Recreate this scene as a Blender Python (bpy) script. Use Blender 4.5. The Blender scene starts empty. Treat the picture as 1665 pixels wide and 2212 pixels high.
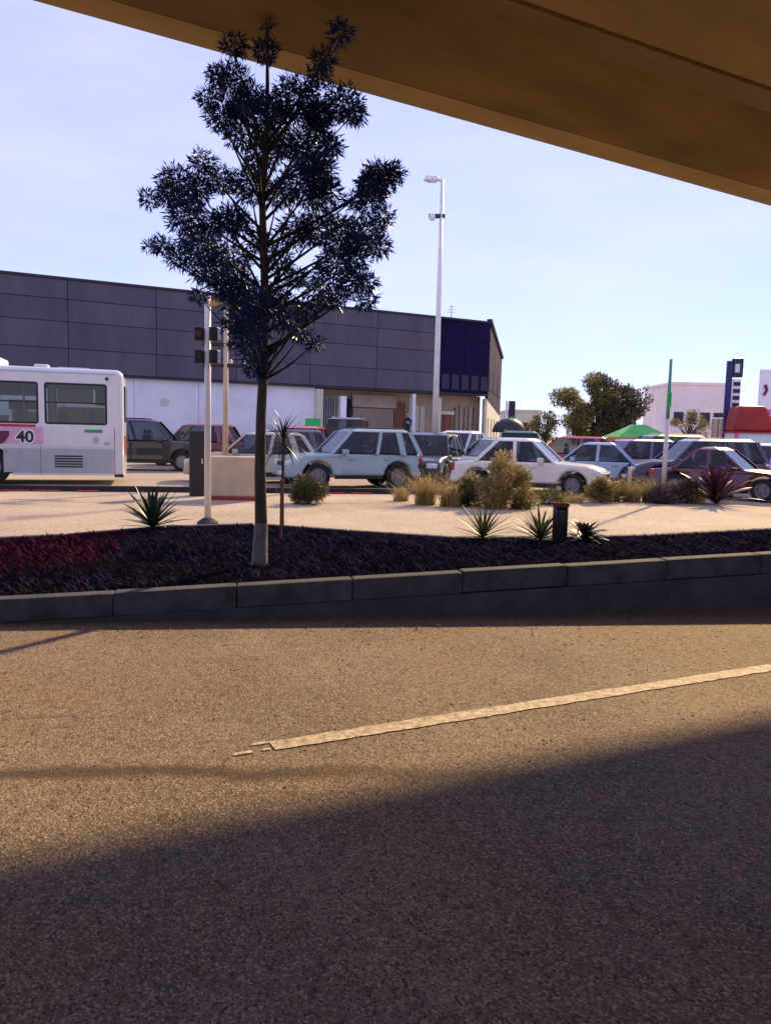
import bpy, bmesh, math, random
import numpy as np
from mathutils import Vector, Matrix

R = math.radians
sc = bpy.context.scene
col = sc.collection
random.seed(7)
rng = np.random.default_rng(11)

# ---------------------------------------------------------------- camera
cam_d = bpy.data.cameras.new('camera')
cam = bpy.data.objects.new('camera', cam_d)
col.objects.link(cam)
PITCH, ROLL, EYE = R(5.88), R(1.36), 1.6
cam.matrix_world = (Matrix.Translation((0, 0, EYE)) @ Matrix.Rotation(math.pi/2 - PITCH, 4, 'X')
                    @ Matrix.Rotation(ROLL, 4, 'Z'))
cam_d.sensor_fit = 'VERTICAL'
cam_d.sensor_height = 36.0
cam_d.lens = 1660/2212*36
cam_d.clip_start = 0.05
cam_d.clip_end = 3000
sc.camera = cam

# ---------------------------------------------------------------- light
SUN_EL, SUN_AZ = R(30), R(30)
world = bpy.data.worlds.new('World')
sc.world = world
world.use_nodes = True
wn = world.node_tree.nodes
wn.clear()
w_out = wn.new('ShaderNodeOutputWorld')
w_bg = wn.new('ShaderNodeBackground')
w_sky = wn.new('ShaderNodeTexSky')
w_sky.sky_type = 'NISHITA'
w_sky.sun_disc = False
w_sky.sun_elevation = SUN_EL
w_sky.sun_rotation = SUN_AZ
w_sky.altitude = 50
w_sky.air_density = 1.2
w_sky.dust_density = 0.0
w_sky.ozone_density = 10.0
w_bg.inputs['Strength'].default_value = 0.10
# thin high cirrus veil over the whole sky
w_tc = wn.new('ShaderNodeTexCoord')
w_mp = wn.new('ShaderNodeMapping'); w_mp.inputs['Scale'].default_value = (1.0, 1.0, 4.0)
w_nz = wn.new('ShaderNodeTexNoise'); w_nz.inputs['Scale'].default_value = 2.2; w_nz.inputs['Detail'].default_value = 9; w_nz.inputs['Roughness'].default_value = .6
w_mr = wn.new('ShaderNodeMapRange'); w_mr.inputs[1].default_value = .3; w_mr.inputs[2].default_value = .75; w_mr.inputs[3].default_value = .42; w_mr.inputs[4].default_value = .66
w_mx = wn.new('ShaderNodeMix'); w_mx.data_type = 'RGBA'; w_mx.inputs[7].default_value = (7.9, 7.3, 12.5, 1)
wl = world.node_tree.links
wl.new(w_tc.outputs['Generated'], w_mp.inputs['Vector']); wl.new(w_mp.outputs[0], w_nz.inputs['Vector'])
wl.new(w_nz.outputs['Fac'], w_mr.inputs[0]); wl.new(w_mr.outputs[0], w_mx.inputs[0])
wl.new(w_sky.outputs[0], w_mx.inputs[6]); wl.new(w_mx.outputs[2], w_bg.inputs['Color'])
world.node_tree.links.new(w_bg.outputs[0], w_out.inputs['Surface'])
sun_d = bpy.data.lights.new('sun', 'SUN')
sun_d.energy = 5.0
sun_d.angle = R(1.5)
sun_d.color = (1.0, 0.71, 0.37)
sun = bpy.data.objects.new('sun', sun_d)
sun.rotation_euler = (-(math.pi/2 - SUN_EL), 0, -SUN_AZ)
sun.location = (0, 60, 60)
col.objects.link(sun)
sc.view_settings.view_transform = 'Standard'
sc.view_settings.look = 'None'
sc.view_settings.gamma = 1
sc.view_settings.use_curve_mapping = False
sc.view_settings.exposure = 0.52

# ---------------------------------------------------------------- measuring helpers
CAMR = cam.matrix_world.to_3x3()
def ray(x, y):
    return CAMR @ Vector(((x-832.5)/1660, -(y-1106)/1660, -1))
def at(x, y, Y):
    r = ray(x, y)
    return Vector((0, 0, EYE)) + r*(Y/r.y)
def gnd(x, y, z=0.0):
    r = ray(x, y)
    return Vector((0, 0, EYE)) + r*((z-EYE)/r.z)
A11 = R(11)
def W(s, q, z=0.0):          # street frame: s along the street, q across it
    return Vector((s*math.cos(A11)-q*math.sin(A11), s*math.sin(A11)+q*math.cos(A11), z))
def SQ(p):
    return (p.x*math.cos(A11)+p.y*math.sin(A11), -p.x*math.sin(A11)+p.y*math.cos(A11))

# ---------------------------------------------------------------- object helpers
def tag(o, label=None, cat=None, group=None, kind=None):
    if label: o['label'] = label
    if cat: o['category'] = cat
    if group: o['group'] = group
    if kind: o['kind'] = kind
    return o
def empty(name, loc=(0, 0, 0), rz=0, label=None, cat=None, group=None):
    o = bpy.data.objects.new(name, None)
    o.empty_display_size = 0.2
    col.objects.link(o)
    o.location = loc
    o.rotation_euler = (0, 0, rz)
    return tag(o, label, cat, group)
def link_mesh(name, me, mats, parent=None):
    o = bpy.data.objects.new(name, me)
    for m in (mats if isinstance(mats, (list, tuple)) else [mats]):
        me.materials.append(m)
    col.objects.link(o)
    if parent: o.parent = parent
    return o

class MB:
    def __init__(s):
        s.v = []; s.f = []
    def quad(s, a, b, c, d):
        n = len(s.v); s.v += [tuple(a), tuple(b), tuple(c), tuple(d)]; s.f.append((n, n+1, n+2, n+3)); return s
    def box(s, x0, x1, y0, y1, z0, z1, M=None):
        n = len(s.v)
        P = [(x0,y0,z0),(x1,y0,z0),(x1,y1,z0),(x0,y1,z0),(x0,y0,z1),(x1,y0,z1),(x1,y1,z1),(x0,y1,z1)]
        if M is not None: P = [tuple(M @ Vector(p)) for p in P]
        s.v += P
        s.f += [tuple(n+i for i in q) for q in ((0,3,2,1),(4,5,6,7),(0,1,5,4),(1,2,6,5),(2,3,7,6),(3,0,4,7))]
        return s
    def hexa(s, P):           # bottom 4, top 4
        n = len(s.v); s.v += [tuple(p) for p in P]
        s.f += [tuple(n+i for i in q) for q in ((0,3,2,1),(4,5,6,7),(0,1,5,4),(1,2,6,5),(2,3,7,6),(3,0,4,7))]
        return s
    def tube(s, pts, rad, n=8, cap=True):
        pts = [Vector(p) for p in pts]
        if not isinstance(rad, (list, tuple)): rad = [rad]*len(pts)
        base = len(s.v)
        for i, p in enumerate(pts):
            d = (pts[min(i+1, len(pts)-1)] - pts[max(i-1, 0)]).normalized()
            a = d.cross(Vector((0.31, 0.95, 0.05))).normalized()
            if a.length < .5: a = Vector((1, 0, 0))
            b = d.cross(a)
            for k in range(n):
                t = 2*math.pi*k/n
                s.v.append(tuple(p + (a*math.cos(t)+b*math.sin(t))*rad[i]))
        for i in range(len(pts)-1):
            for k in range(n):
                s.f.append((base+i*n+k, base+i*n+(k+1) % n, base+(i+1)*n+(k+1) % n, base+(i+1)*n+k))
        if cap:
            s.f.append(tuple(base+k for k in range(n))[::-1])
            s.f.append(tuple(base+(len(pts)-1)*n+k for k in range(n)))
        return s
    def lathe(s, prof, c=(0, 0, 0), n=16):
        base = len(s.v)
        for r, z in prof:
            for k in range(n):
                t = 2*math.pi*k/n
                s.v.append((c[0]+r*math.cos(t), c[1]+r*math.sin(t), c[2]+z))
        for i in range(len(prof)-1):
            for k in range(n):
                s.f.append((base+i*n+k, base+i*n+(k+1) % n, base+(i+1)*n+(k+1) % n, base+(i+1)*n+k))
        s.f.append(tuple(base+k for k in range(n))[::-1])
        s.f.append(tuple(base+(len(prof)-1)*n+k for k in range(n)))
        return s
    def prism(s, poly, y0, y1, M=None):     # polygon in x,z extruded along y
        n = len(poly); b = len(s.v)
        P = [(x, y0, z) for x, z in poly] + [(x, y1, z) for x, z in poly]
        if M is not None: P = [tuple(M @ Vector(p)) for p in P]
        s.v += P
        s.f.append(tuple(range(b, b+n))); s.f.append(tuple(range(b+n, b+2*n))[::-1])
        for i in range(n):
            j = (i+1) % n
            s.f.append((b+i, b+n+i, b+n+j, b+j))
        return s
    def mesh(s, name, smooth=False, fix=True):
        me = bpy.data.meshes.new(name)
        me.from_pydata(s.v, [], s.f)
        if fix:
            bm = bmesh.new(); bm.from_mesh(me)
            bmesh.ops.recalc_face_normals(bm, faces=bm.faces)
            bm.to_mesh(me); bm.free()
        if smooth:
            me.polygons.foreach_set('use_smooth', [True]*len(me.polygons))
        return me
    def build(s, name, mats, parent=None, smooth=False, bevel=0, seg=2):
        o = link_mesh(name, s.mesh(name, smooth), mats, parent)
        if bevel:
            m = o.modifiers.new('bevel', 'BEVEL'); m.width = bevel; m.segments = seg; m.limit_method = 'ANGLE'; m.angle_limit = R(35)
            m.harden_normals = False
        return o
def raw_mesh(name, V, F4=None, F3=None):
    me = bpy.data.meshes.new(name)
    V = np.asarray(V, dtype=np.float32).reshape(-1, 3)
    F = F4 if F4 is not None else F3
    F = np.asarray(F, dtype=np.int32); k = F.shape[1]
    me.vertices.add(len(V)); me.vertices.foreach_set('co', V.ravel())
    me.loops.add(F.size); me.loops.foreach_set('vertex_index', F.ravel())
    me.polygons.add(len(F))
    me.polygons.foreach_set('loop_start', np.arange(0, F.size, k, dtype=np.int32))
    me.polygons.foreach_set('loop_total', np.full(len(F), k, dtype=np.int32))
    me.update(); me.validate()
    return me

# ---------------------------------------------------------------- materials
def new_mat(name):
    m = bpy.data.materials.new(name); m.use_nodes = True
    nt = m.node_tree; b = nt.nodes['Principled BSDF']
    return m, nt, b
def mat(name, c, rough=.6, metal=0, vary=.25, scale=8.0, bump=0.0, bscale=60.0, spec=.5, coat=0.0, stretch=None, turn=None):
    """colour broken up by two noises in object space, fine relief"""
    m, nt, b = new_mat(name); N, L = nt.nodes, nt.links
    tc = N.new('ShaderNodeTexCoord'); src = tc.outputs['Object']
    if stretch:
        mp = N.new('ShaderNodeMapping'); mp.inputs['Scale'].default_value = stretch
        if turn is not None: mp.vector_type = 'TEXTURE'; mp.inputs['Rotation'].default_value = (0, 0, turn)
        L.new(src, mp.inputs['Vector']); src = mp.outputs[0]
    n1 = N.new('ShaderNodeTexNoise'); n1.inputs['Scale'].default_value = scale; n1.inputs['Detail'].default_value = 6
    n1.inputs['Roughness'].default_value = .65
    L.new(src, n1.inputs['Vector'])
    r = N.new('ShaderNodeValToRGB')
    r.color_ramp.elements[0].position = .3; r.color_ramp.elements[1].position = .72
    r.color_ramp.elements[0].color = (*[x*(1-vary) for x in c], 1)
    r.color_ramp.elements[1].color = (*[min(1, x*(1+vary*.6)) for x in c], 1)
    L.new(n1.outputs['Fac'], r.inputs['Fac'])
    L.new(r.outputs['Color'], b.inputs['Base Color'])
    b.inputs['Roughness'].default_value = rough
    b.inputs['Metallic'].default_value = metal
    b.inputs['Specular IOR Level'].default_value = spec
    b.inputs['Coat Weight'].default_value = coat
    if bump:
        n2 = N.new('ShaderNodeTexNoise'); n2.inputs['Scale'].default_value = bscale; n2.inputs['Detail'].default_value = 4
        L.new(src, n2.inputs['Vector'])
        bp = N.new('ShaderNodeBump'); bp.inputs['Strength'].default_value = bump; bp.inputs['Distance'].default_value = .02
        L.new(n2.outputs['Fac'], bp.inputs['Height']); L.new(bp.outputs[0], b.inputs['Normal'])
    return m
def paint(name, c, vary=.12):
    m = mat(name, c, rough=.28, vary=vary, scale=3, spec=.5, coat=.6)
    m.node_tree.nodes['Principled BSDF'].inputs['Coat Roughness'].default_value = .06
    return m
def leaf_mat(name, c, vary=.5, trans=.25, rough=.45, scale=2.0, spec=.35):
    m, nt, b = new_mat(name); N, L = nt.nodes, nt.links
    tc = N.new('ShaderNodeTexCoord')
    n1 = N.new('ShaderNodeTexNoise'); n1.inputs['Scale'].default_value = scale; n1.inputs['Detail'].default_value = 8
    n1.inputs['Roughness'].default_value = .8
    L.new(tc.outputs['Object'], n1.inputs['Vector'])
    r = N.new('ShaderNodeValToRGB'); r.color_ramp.elements[0].position = .32; r.color_ramp.elements[1].position = .68
    r.color_ramp.elements[0].color = (*[x*(1-vary) for x in c], 1)
    r.color_ramp.elements[1].color = (*[min(1, x*(1+vary)) for x in c], 1)
    L.new(n1.outputs['Fac'], r.inputs['Fac']); L.new(r.outputs[0], b.inputs['Base Color'])
    b.inputs['Roughness'].default_value = rough
    b.inputs['Specular IOR Level'].default_value = spec
    tr = N.new('ShaderNodeBsdfTranslucent'); L.new(r.outputs[0], tr.inputs['Color'])
    mx = N.new('ShaderNodeMixShader'); mx.inputs[0].default_value = trans
    L.new(b.outputs[0], mx.inputs[1]); L.new(tr.outputs[0], mx.inputs[2])
    L.new(mx.outputs[0], N['Material Output'].inputs['Surface'])
    return m
def glass_mat(name, tint=(.5, .55, .55), clear=.75, rough=.03):
    m, nt, b = new_mat(name); N, L = nt.nodes, nt.links
    t = N.new('ShaderNodeBsdfTransparent'); t.inputs[0].default_value = (*tint, 1)
    g = N.new('ShaderNodeBsdfGlossy'); g.inputs['Roughness'].default_value = rough
    g.inputs['Color'].default_value = (.9, .9, .9, 1)
    fr = N.new('ShaderNodeFresnel'); fr.inputs[0].default_value = 1.5
    mx = N.new('ShaderNodeMixShader')
    L.new(fr.outputs[0], mx.inputs[0]); L.new(t.outputs[0], mx.inputs[1]); L.new(g.outputs[0], mx.inputs[2])
    L.new(mx.outputs[0], N['Material Output'].inputs['Surface'])
    N.remove(b)
    return m

def asphalt_mat(name, ca, cb, marks=False, bump=.5, big=.7):
    m, nt, b = new_mat(name); N, L = nt.nodes, nt.links
    geo = N.new('ShaderNodeTexCoord'); P = geo.outputs['Object']
    def noise(s, d=6, rgh=.6):
        n = N.new('ShaderNodeTexNoise'); n.inputs['Scale'].default_value = s; n.inputs['Detail'].default_value = d
        n.inputs['Roughness'].default_value = rgh; L.new(P, n.inputs['Vector']); return n.outputs['Fac']
    def mixc(f, a, c2, mode='MIX'):
        x = N.new('ShaderNodeMix'); x.data_type = 'RGBA'; x.blend_type = mode
        if isinstance(f, float): x.inputs[0].default_value = f
        else: L.new(f, x.inputs[0])
        for s, i in ((a, 6), (c2, 7)):
            if isinstance(s, tuple): x.inputs[i].default_value = (*s, 1)
            else: L.new(s, x.inputs[i])
        return x.outputs[2]
    def ramp(f, lo, hi):
        r = N.new('ShaderNodeMapRange'); r.inputs[1].default_value = lo; r.inputs[2].default_value = hi
        L.new(f, r.inputs[0]); return r.outputs[0]
    c = mixc(ramp(noise(big, 8, .62), .34, .66), ca, cb)
    if marks: c = mixc(ramp(noise(.55, 4, .55), .46, .70), c, (.27, .175, .10))
    # aggregate: light and dark chips
    vo = N.new('ShaderNodeTexVoronoi'); vo.inputs['Scale'].default_value = 135; L.new(P, vo.inputs['Vector'])
    sep = N.new('ShaderNodeSeparateColor'); L.new(vo.outputs['Color'], sep.inputs[0])
    c = mixc(ramp(sep.outputs[0], .55, .95), c, tuple(min(1, x*1.55) for x in cb))
    c = mixc(ramp(sep.outputs[1], .62, .98), c, tuple(x*.5 for x in ca))
    c = mixc(ramp(noise(14, 5, .7), .52, .78), c, tuple(x*.55 for x in ca))
    # hairline cracks
    vc = N.new('ShaderNodeTexVoronoi'); vc.feature = 'DISTANCE_TO_EDGE'; vc.inputs['Scale'].default_value = 1.1
    wv = N.new('ShaderNodeMix'); wv.data_type = 'VECTOR'; wv.inputs[0].default_value = .16
    nz = N.new('ShaderNodeTexNoise'); nz.inputs['Scale'].default_value = 3; L.new(P, nz.inputs['Vector'])
    L.new(P, wv.inputs[4]); L.new(nz.outputs['Color'], wv.inputs[5]); L.new(wv.outputs[1], vc.inputs['Vector'])
    ck = ramp(vc.outputs['Distance'], .010, .002)
    mul = N.new('ShaderNodeMath'); mul.operation = 'MULTIPLY'; L.new(ck, mul.inputs[0]); L.new(ramp(noise(.9, 3), .58, .74), mul.inputs[1])
    c = mixc(mul.outputs[0], c, tuple(x*.3 for x in ca))
    if marks:   # a ragged dark brown band across the lane
        sx = N.new('ShaderNodeSeparateXYZ'); L.new(P, sx.inputs[0])
        ln = N.new('ShaderNodeMath'); ln.operation = 'MULTIPLY_ADD'; L.new(sx.outputs[0], ln.inputs[0]); ln.inputs[1].default_value = -.045; L.new(sx.outputs[1], ln.inputs[2])
        nn = N.new('ShaderNodeMath'); nn.operation = 'MULTIPLY_ADD'; L.new(noise(2.4, 5), nn.inputs[0]); nn.inputs[1].default_value = .22; L.new(ln.outputs[0], nn.inputs[2])
        di = N.new('ShaderNodeMath'); di.operation = 'SUBTRACT'; L.new(nn.outputs[0], di.inputs[0]); di.inputs[1].default_value = 3.60
        ab = N.new('ShaderNodeMath'); ab.operation = 'ABSOLUTE'; L.new(di.outputs[0], ab.inputs[0])
        e1 = ramp(ab.outputs[0], .10, .03)
        e2 = ramp(sx.outputs[0], .9, -.4)
        m2 = N.new('ShaderNodeMath'); m2.operation = 'MULTIPLY'; L.new(e1, m2.inputs[0]); L.new(e2, m2.inputs[1])
        m3 = N.new('ShaderNodeMath'); m3.operation = 'MULTIPLY'; L.new(m2.outputs[0], m3.inputs[0]); m3.inputs[1].default_value = .75
        c = mixc(m3.outputs[0], c, (.055, .032, .020))
    L.new(c, b.inputs['Base Color'])
    b.inputs['Roughness'].default_value = .88
    b.inputs['Specular IOR Level'].default_value = .25
    bp = N.new('ShaderNodeBump'); bp.inputs['Strength'].default_value = bump; bp.inputs['Distance'].default_value = .012
    ad = N.new('ShaderNodeMath'); ad.operation = 'ADD'; L.new(vo.outputs['Distance'], ad.inputs[0]); L.new(noise(120, 3), ad.inputs[1])
    L.new(ad.outputs[0], bp.inputs['Height']); L.new(bp.outputs[0], b.inputs['Normal'])
    return m

M = {}
M['asphalt'] = asphalt_mat('dusty_asphalt', (.138, .104, .078), (.300, .235, .172), marks=True, bump=.4)
M['pale_road'] = asphalt_mat('pale_concrete_road', (.29, .235, .155), (.50, .42, .30), bump=.25, big=.5)
M['lot'] = asphalt_mat('parking_asphalt', (.28, .235, .17), (.40, .345, .26), bump=.25, big=.35)
M['earth'] = mat('dry_earth', (.22, .17, .11), .95, vary=.4, scale=.3, bump=.3, bscale=5)
M['soil'] = mat('dark_soil', (.008, .007, .010), 1.0, vary=.6, scale=6, bump=.8, bscale=40, spec=0)
M['kerb'] = mat('kerb_concrete', (.062, .064, .072), .9, vary=.65, scale=4, bump=.4, bscale=70)
M['shade_plinth'] = mat('shade_plinth_concrete', (.055, .058, .068), .9, vary=.5, scale=3, bump=.4, bscale=60)
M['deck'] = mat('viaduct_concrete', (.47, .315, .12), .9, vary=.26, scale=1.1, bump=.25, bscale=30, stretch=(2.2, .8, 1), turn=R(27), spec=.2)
M['deck_shaded'] = mat('viaduct_concrete_shaded', (.34, .215, .08), .9, vary=.34, scale=1.1, bump=.25, bscale=30, stretch=(2.2, .8, 1), turn=R(27), spec=.2)  # darker copy of the deck concrete, soffit recess shade put into the colour
M['line'] = mat('road_paint', (.60, .50, .37), .8, vary=.75, scale=22, bump=.3, bscale=90)
M['bark'] = mat('bark', (.075, .055, .045), .9, vary=.6, scale=14, bump=.8, bscale=50, stretch=(1, 1, .25))
M['bark_dark'] = mat('twig_bark', (.022, .019, .022), .9, vary=.5, scale=14)
M['bark_pale'] = mat('limewashed_bark', (.21, .19, .18), .9, vary=.5, scale=14, bump=.8, bscale=50, stretch=(1, 1, .3))
M['leaf'] = leaf_mat('tree_leaf', (.016, .036, .125), .85, .16, .42, 3.0, .3)
M['agave'] = leaf_mat('agave_leaf', (.020, .034, .028), .6, .08, .4, 5)
M['yucca'] = leaf_mat('yucca_leaf', (.055, .080, .022), .5, .2, .5, 5)
M['agave_dark'] = leaf_mat('purple_agave_leaf', (.060, .018, .035), .6, .1, .35, 4)
M['cover'] = leaf_mat('ground_cover_leaf', (.026, .022, .052), .6, .04, 1, 2.5, .02)
M['cover_red'] = leaf_mat('purple_ground_cover_leaf', (.062, .012, .034), .6, .06, 1, 3, .02)
M['dry'] = leaf_mat('dry_grass', (.40, .30, .12), .45, .3, .7, 3)
M['olive'] = leaf_mat('olive_leaf', (.20, .17, .055), .5, .4, .6, 2)
M['olive_dark'] = leaf_mat('dark_olive_leaf', (.105, .088, .042), .6, .2, .6, 2)
M['green'] = leaf_mat('green_leaf', (.07, .11, .03), .5, .3, .55, 2)
M['grey_leaf'] = leaf_mat('grey_purple_leaf', (.11, .085, .085), .5, .2, .6, 3)
M['steel'] = mat('galvanised_steel', (.62, .60, .56), .45, .0, .2, 5, .1, 40)
M['white'] = mat('white_metal_paint', (.80, .79, .76), .4, 0, .12, 4, .05, 40)
M['dark_metal'] = mat('dark_metal', (.025, .024, .028), .5, .2, .3, 6)
M['black_paint'] = mat('black_plastic', (.012, .012, .016), .35, 0, .4, 6)
M['cladding'] = mat('slate_cladding', (.100, .088, .120), .75, 0, .30, .6, .15, 9, stretch=(1, 1, .3))
M['cladding_b'] = mat('slate_cladding_b', (.088, .078, .112), .75, 0, .30, .6, .15, 9, stretch=(1, 1, .3))
M['navy'] = mat('navy_cladding', (.012, .010, .050), .9, 0, .4, .8, .1, 9, spec=.1)
M['navy_b'] = mat('navy_glazing', (.008, .006, .040), .5, 0, .4, .8)
M['trim'] = mat('dark_flashing', (.02, .018, .028), .6, 0, .3, 2)
M['grey_wall'] = mat('grey_render', (.76, .77, .80), .9, 0, .16, .5, .15, 12)
M['tan_wall'] = mat('tan_render', (.42, .33, .24), .9, 0, .25, .7, .2, 10)
M['cream_wall'] = mat('cream_render', (.62, .60, .46), .9, 0, .2, .6, .15, 10)
M['shutter'] = mat('roller_shutter', (.30, .24, .19), .6, .1, .2, 3)
M['brown_door'] = mat('red_brown_door', (.20, .065, .04), .55, 0, .35, 3)
M['opening'] = mat('dark_opening', (.012, .012, .02), .9, 0, .4, 2)
M['roofing'] = mat('roof_sheet', (.12, .11, .12), .8, 0, .2, 1)
M['pink_wall'] = mat('pale_pink_render', (.92, .80, .74), .9, 0, .15, .3, .1, 6)
M['bus'] = paint('bus_grey_white', (.72, .72, .72), .10)
M['bus_low'] = paint('bus_lower_panel', (.42, .45, .46), .14)
M['maroon'] = mat('maroon_film', (.14, .02, .05), .4, 0, .3, 4)
M['pinkfilm'] = mat('pink_film', (.72, .42, .58), .4, 0, .2, 4)
M['redfilm'] = mat('red_film', (.50, .03, .06), .4, 0, .25, 4)
M['yellow'] = mat('yellow_plastic', (.70, .48, .06), .5, 0, .25, 4)
M['seat'] = mat('bus_seat', (.42, .33, .17), .7, 0, .35, 6)
M['rubber'] = mat('tyre_rubber', (.014, .014, .015), .85, 0, .3, 20, .3, 60)
M['rim'] = mat('wheel_rim', (.26, .26, .28), .45, .5, .2, 5)
M['glimpse_cloth'] = leaf_mat('glimpse_panel_cloth', (.80, .66, .40), .15, .75, .8, 6)
M['auto_glass'] = glass_mat('tinted_car_glass', (.36, .40, .42))
M['glass'] = glass_mat('clear_glass', (.72, .76, .74))
M['car_glass'] = mat('tinted_glass', (.010, .014, .022), .10, 0, .5, 2, spec=.35)
M['lamp_w'] = mat('headlight_lens', (.75, .76, .78), .12, 0, .15, 4)
M['lamp_r'] = mat('tail_light_lens', (.45, .02, .015), .2, 0, .2, 4)
M['lamp_o'] = mat('amber_lens', (.75, .22, .02), .25, 0, .2, 4)
M['plate'] = mat('number_plate', (.75, .74, .68), .5, 0, .1, 4)
M['red_paint'] = mat('red_kerb_paint', (.42, .05, .035), .8, 0, .5, 6, .2, 40)
M['black_kerb'] = mat('black_kerb_paint', (.03, .028, .026), .85, 0, .5, 6, .3, 40)  # near-black colour stands in for the kerb face lying in shade
M['beige'] = mat('beige_block_paint', (.58, .47, .31), .8, 0, .2, 3, .2, 30)
M['orange'] = mat('orange_paint', (.75, .27, .05), .7, 0, .3, 3)
M['green_cloth'] = mat('green_canvas', (.03, .42, .10), .8, 0, .3, 2)
M['redroof'] = mat('red_kiosk_roof', (.36, .025, .02), .55, 0, .3, 2)
M['kiosk'] = mat('kiosk_panel', (.62, .74, .78), .5, 0, .15, 2)
M['pink'] = mat('pink_paint', (.70, .16, .36), .6, 0, .2, 2)
M['sign_navy'] = mat('sign_navy', (.02, .022, .14), .5, 0, .3, 2)
M['sign_white'] = mat('sign_white', (.84, .84, .88), .5, 0, .08, 2)
M['cone_green'] = mat('green_lens', (.03, .45, .12), .4, 0, .2, 3)
M['skin'] = mat('skin', (.28, .15, .10), .6, 0, .15, 9)
M['jacket'] = mat('dark_jacket', (.018, .02, .035), .85, 0, .4, 9)
M['trousers'] = mat('dark_trousers', (.022, .022, .028), .85, 0, .4, 9)
M['stone'] = mat('pebble', (.24, .18, .12), .9, 0, .6, 2)
M['rust'] = mat('rusty_stake', (.22, .06, .03), .85, 0, .4, 10)

# ---------------------------------------------------------------- ground and roads
g = MB()
g.quad((-900, -300, -.012), (900, -300, -.012), (900, 1500, -.012), (-900, 1500, -.012))
tag(g.build('ground', M['earth']), kind='structure')
def sheet(name, pts, z, m):
    mb = MB(); n = len(pts); mb.v = [(p[0], p[1], z) for p in pts]; mb.f = [tuple(range(n))]
    return tag(mb.build(name, m), kind='structure')
sheet('road', [W(-60, -40), W(60, -40), W(60, 9.9), W(-60, 9.9)], -.004, M['asphalt'])
sheet('far_road', [W(-90, 9.9), W(90, 9.9), W(90, 17.0), W(-90, 17.0)], -.002, M['pale_road'])
sheet('verge', [W(-90, 17.0), W(90, 17.0), W(90, 19.9), W(-90, 19.9)], .002, M['pale_road'])
sheet('parking_lot', [W(-90, 19.9), W(90, 19.9), W(130, 120), W(-130, 120)], .004, M['lot'])
# painted lane line, worn at its near end
A25 = R(25.4)
p0 = gnd(588, 1611)
ln = MB(); nseg = 150
ex, en = Vector((math.cos(A25), math.sin(A25), 0)), Vector((-math.sin(A25), math.cos(A25), 0))
row = []
for i in range(nseg+1):
    s = 8.6*i/nseg
    w = .062*(.92+.1*random.random())
    a, b = p0+ex*s-en*(w+random.uniform(-.005, .003)), p0+ex*s+en*(w+random.uniform(-.005, .003))
    row.append((a, b))
for i in range(nseg):
    ln.quad(row[i][0], row[i+1][0], row[i+1][1], row[i][1])
for (dx, dy, w, l) in ((-.05, .055, .03, .10), (-.16, -.03, .03, .11), (-.04, -.03, .025, .05)):
    c = p0+ex*dx+en*dy
    ln.quad(c-ex*l/2-en*w/2, c+ex*l/2-en*w/2, c+ex*l*.4+en*w/2, c-ex*l*.35+en*w/2)
for i, v in enumerate(ln.v): ln.v[i] = (v[0], v[1], .001)
tag(ln.build('lane_marking', M['line']), 'worn white painted lane line on the tan asphalt', 'road marking')

QF0 = 6.5
# loose grit on the asphalt
def grit(name, n, x0, x1, y0, y1, smin, smax, m):
    base = np.array([(1,0,0),(-.5,.87,0),(-.5,-.87,0),(.1,.05,.8)], float)
    fac = np.array([(0,1,3),(1,2,3),(2,0,3)])
    V, F = [], []
    for k in range(n):
        sz = rng.uniform(smin, smax); t = rng.uniform(0, 6.28)
        rt = np.array([[math.cos(t), -math.sin(t), 0], [math.sin(t), math.cos(t), 0], [0, 0, 1]])
        y = y0+(y1-y0)*rng.random()**1.0
        x = rng.uniform(-1, 1)*(y*.58+.3)
        V.append((base*rng.uniform(.6, 1.3, (4, 3))*sz) @ rt.T + np.array([x, y, -.004])); F.append(fac+4*k)
    o = link_mesh(name, raw_mesh(name, np.concatenate(V), F3=np.concatenate(F)), m)
    return tag(o, 'scattered brown grit and pebbles on the asphalt', 'grit', kind='stuff')
grit('grit', 2600, 0, 0, 1.6, 6.2, .003, .011, M['stone'])

n_ = 420
t_ = rng.uniform(0, 6.28, n_); qq = QF0-np.abs(rng.normal(0, .45, n_))-.03; ss_ = rng.uniform(-5, 6, n_)
V_ = []
for k in range(n_):
    c = W(ss_[k], qq[k], rng.uniform(.001, .012)); d = np.array([math.cos(t_[k]), math.sin(t_[k]), rng.uniform(-.2, .4)])*rng.uniform(.015, .04); e = np.array([-d[1], d[0], .004])*.35
    b = np.array(c); V_ += [b, b+d*.5+e, b+d, b+d*.5-e]
V_ = np.array(V_); V_[:, 2] = np.maximum(V_[:, 2], 0)
tag(link_mesh('fallen_leaves', raw_mesh('fallen_leaves', V_, F4=np.arange(n_*4).reshape(-1, 4)), leaf_mat('fallen_leaf', (.16, .09, .035), .6, .2, .7, 9)), 'dry fallen leaves scattered along the kerb', 'leaves', kind='stuff')

# ---------------------------------------------------------------- viaduct overhead
S37 = 1/math.tan(SUN_EL)
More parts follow.
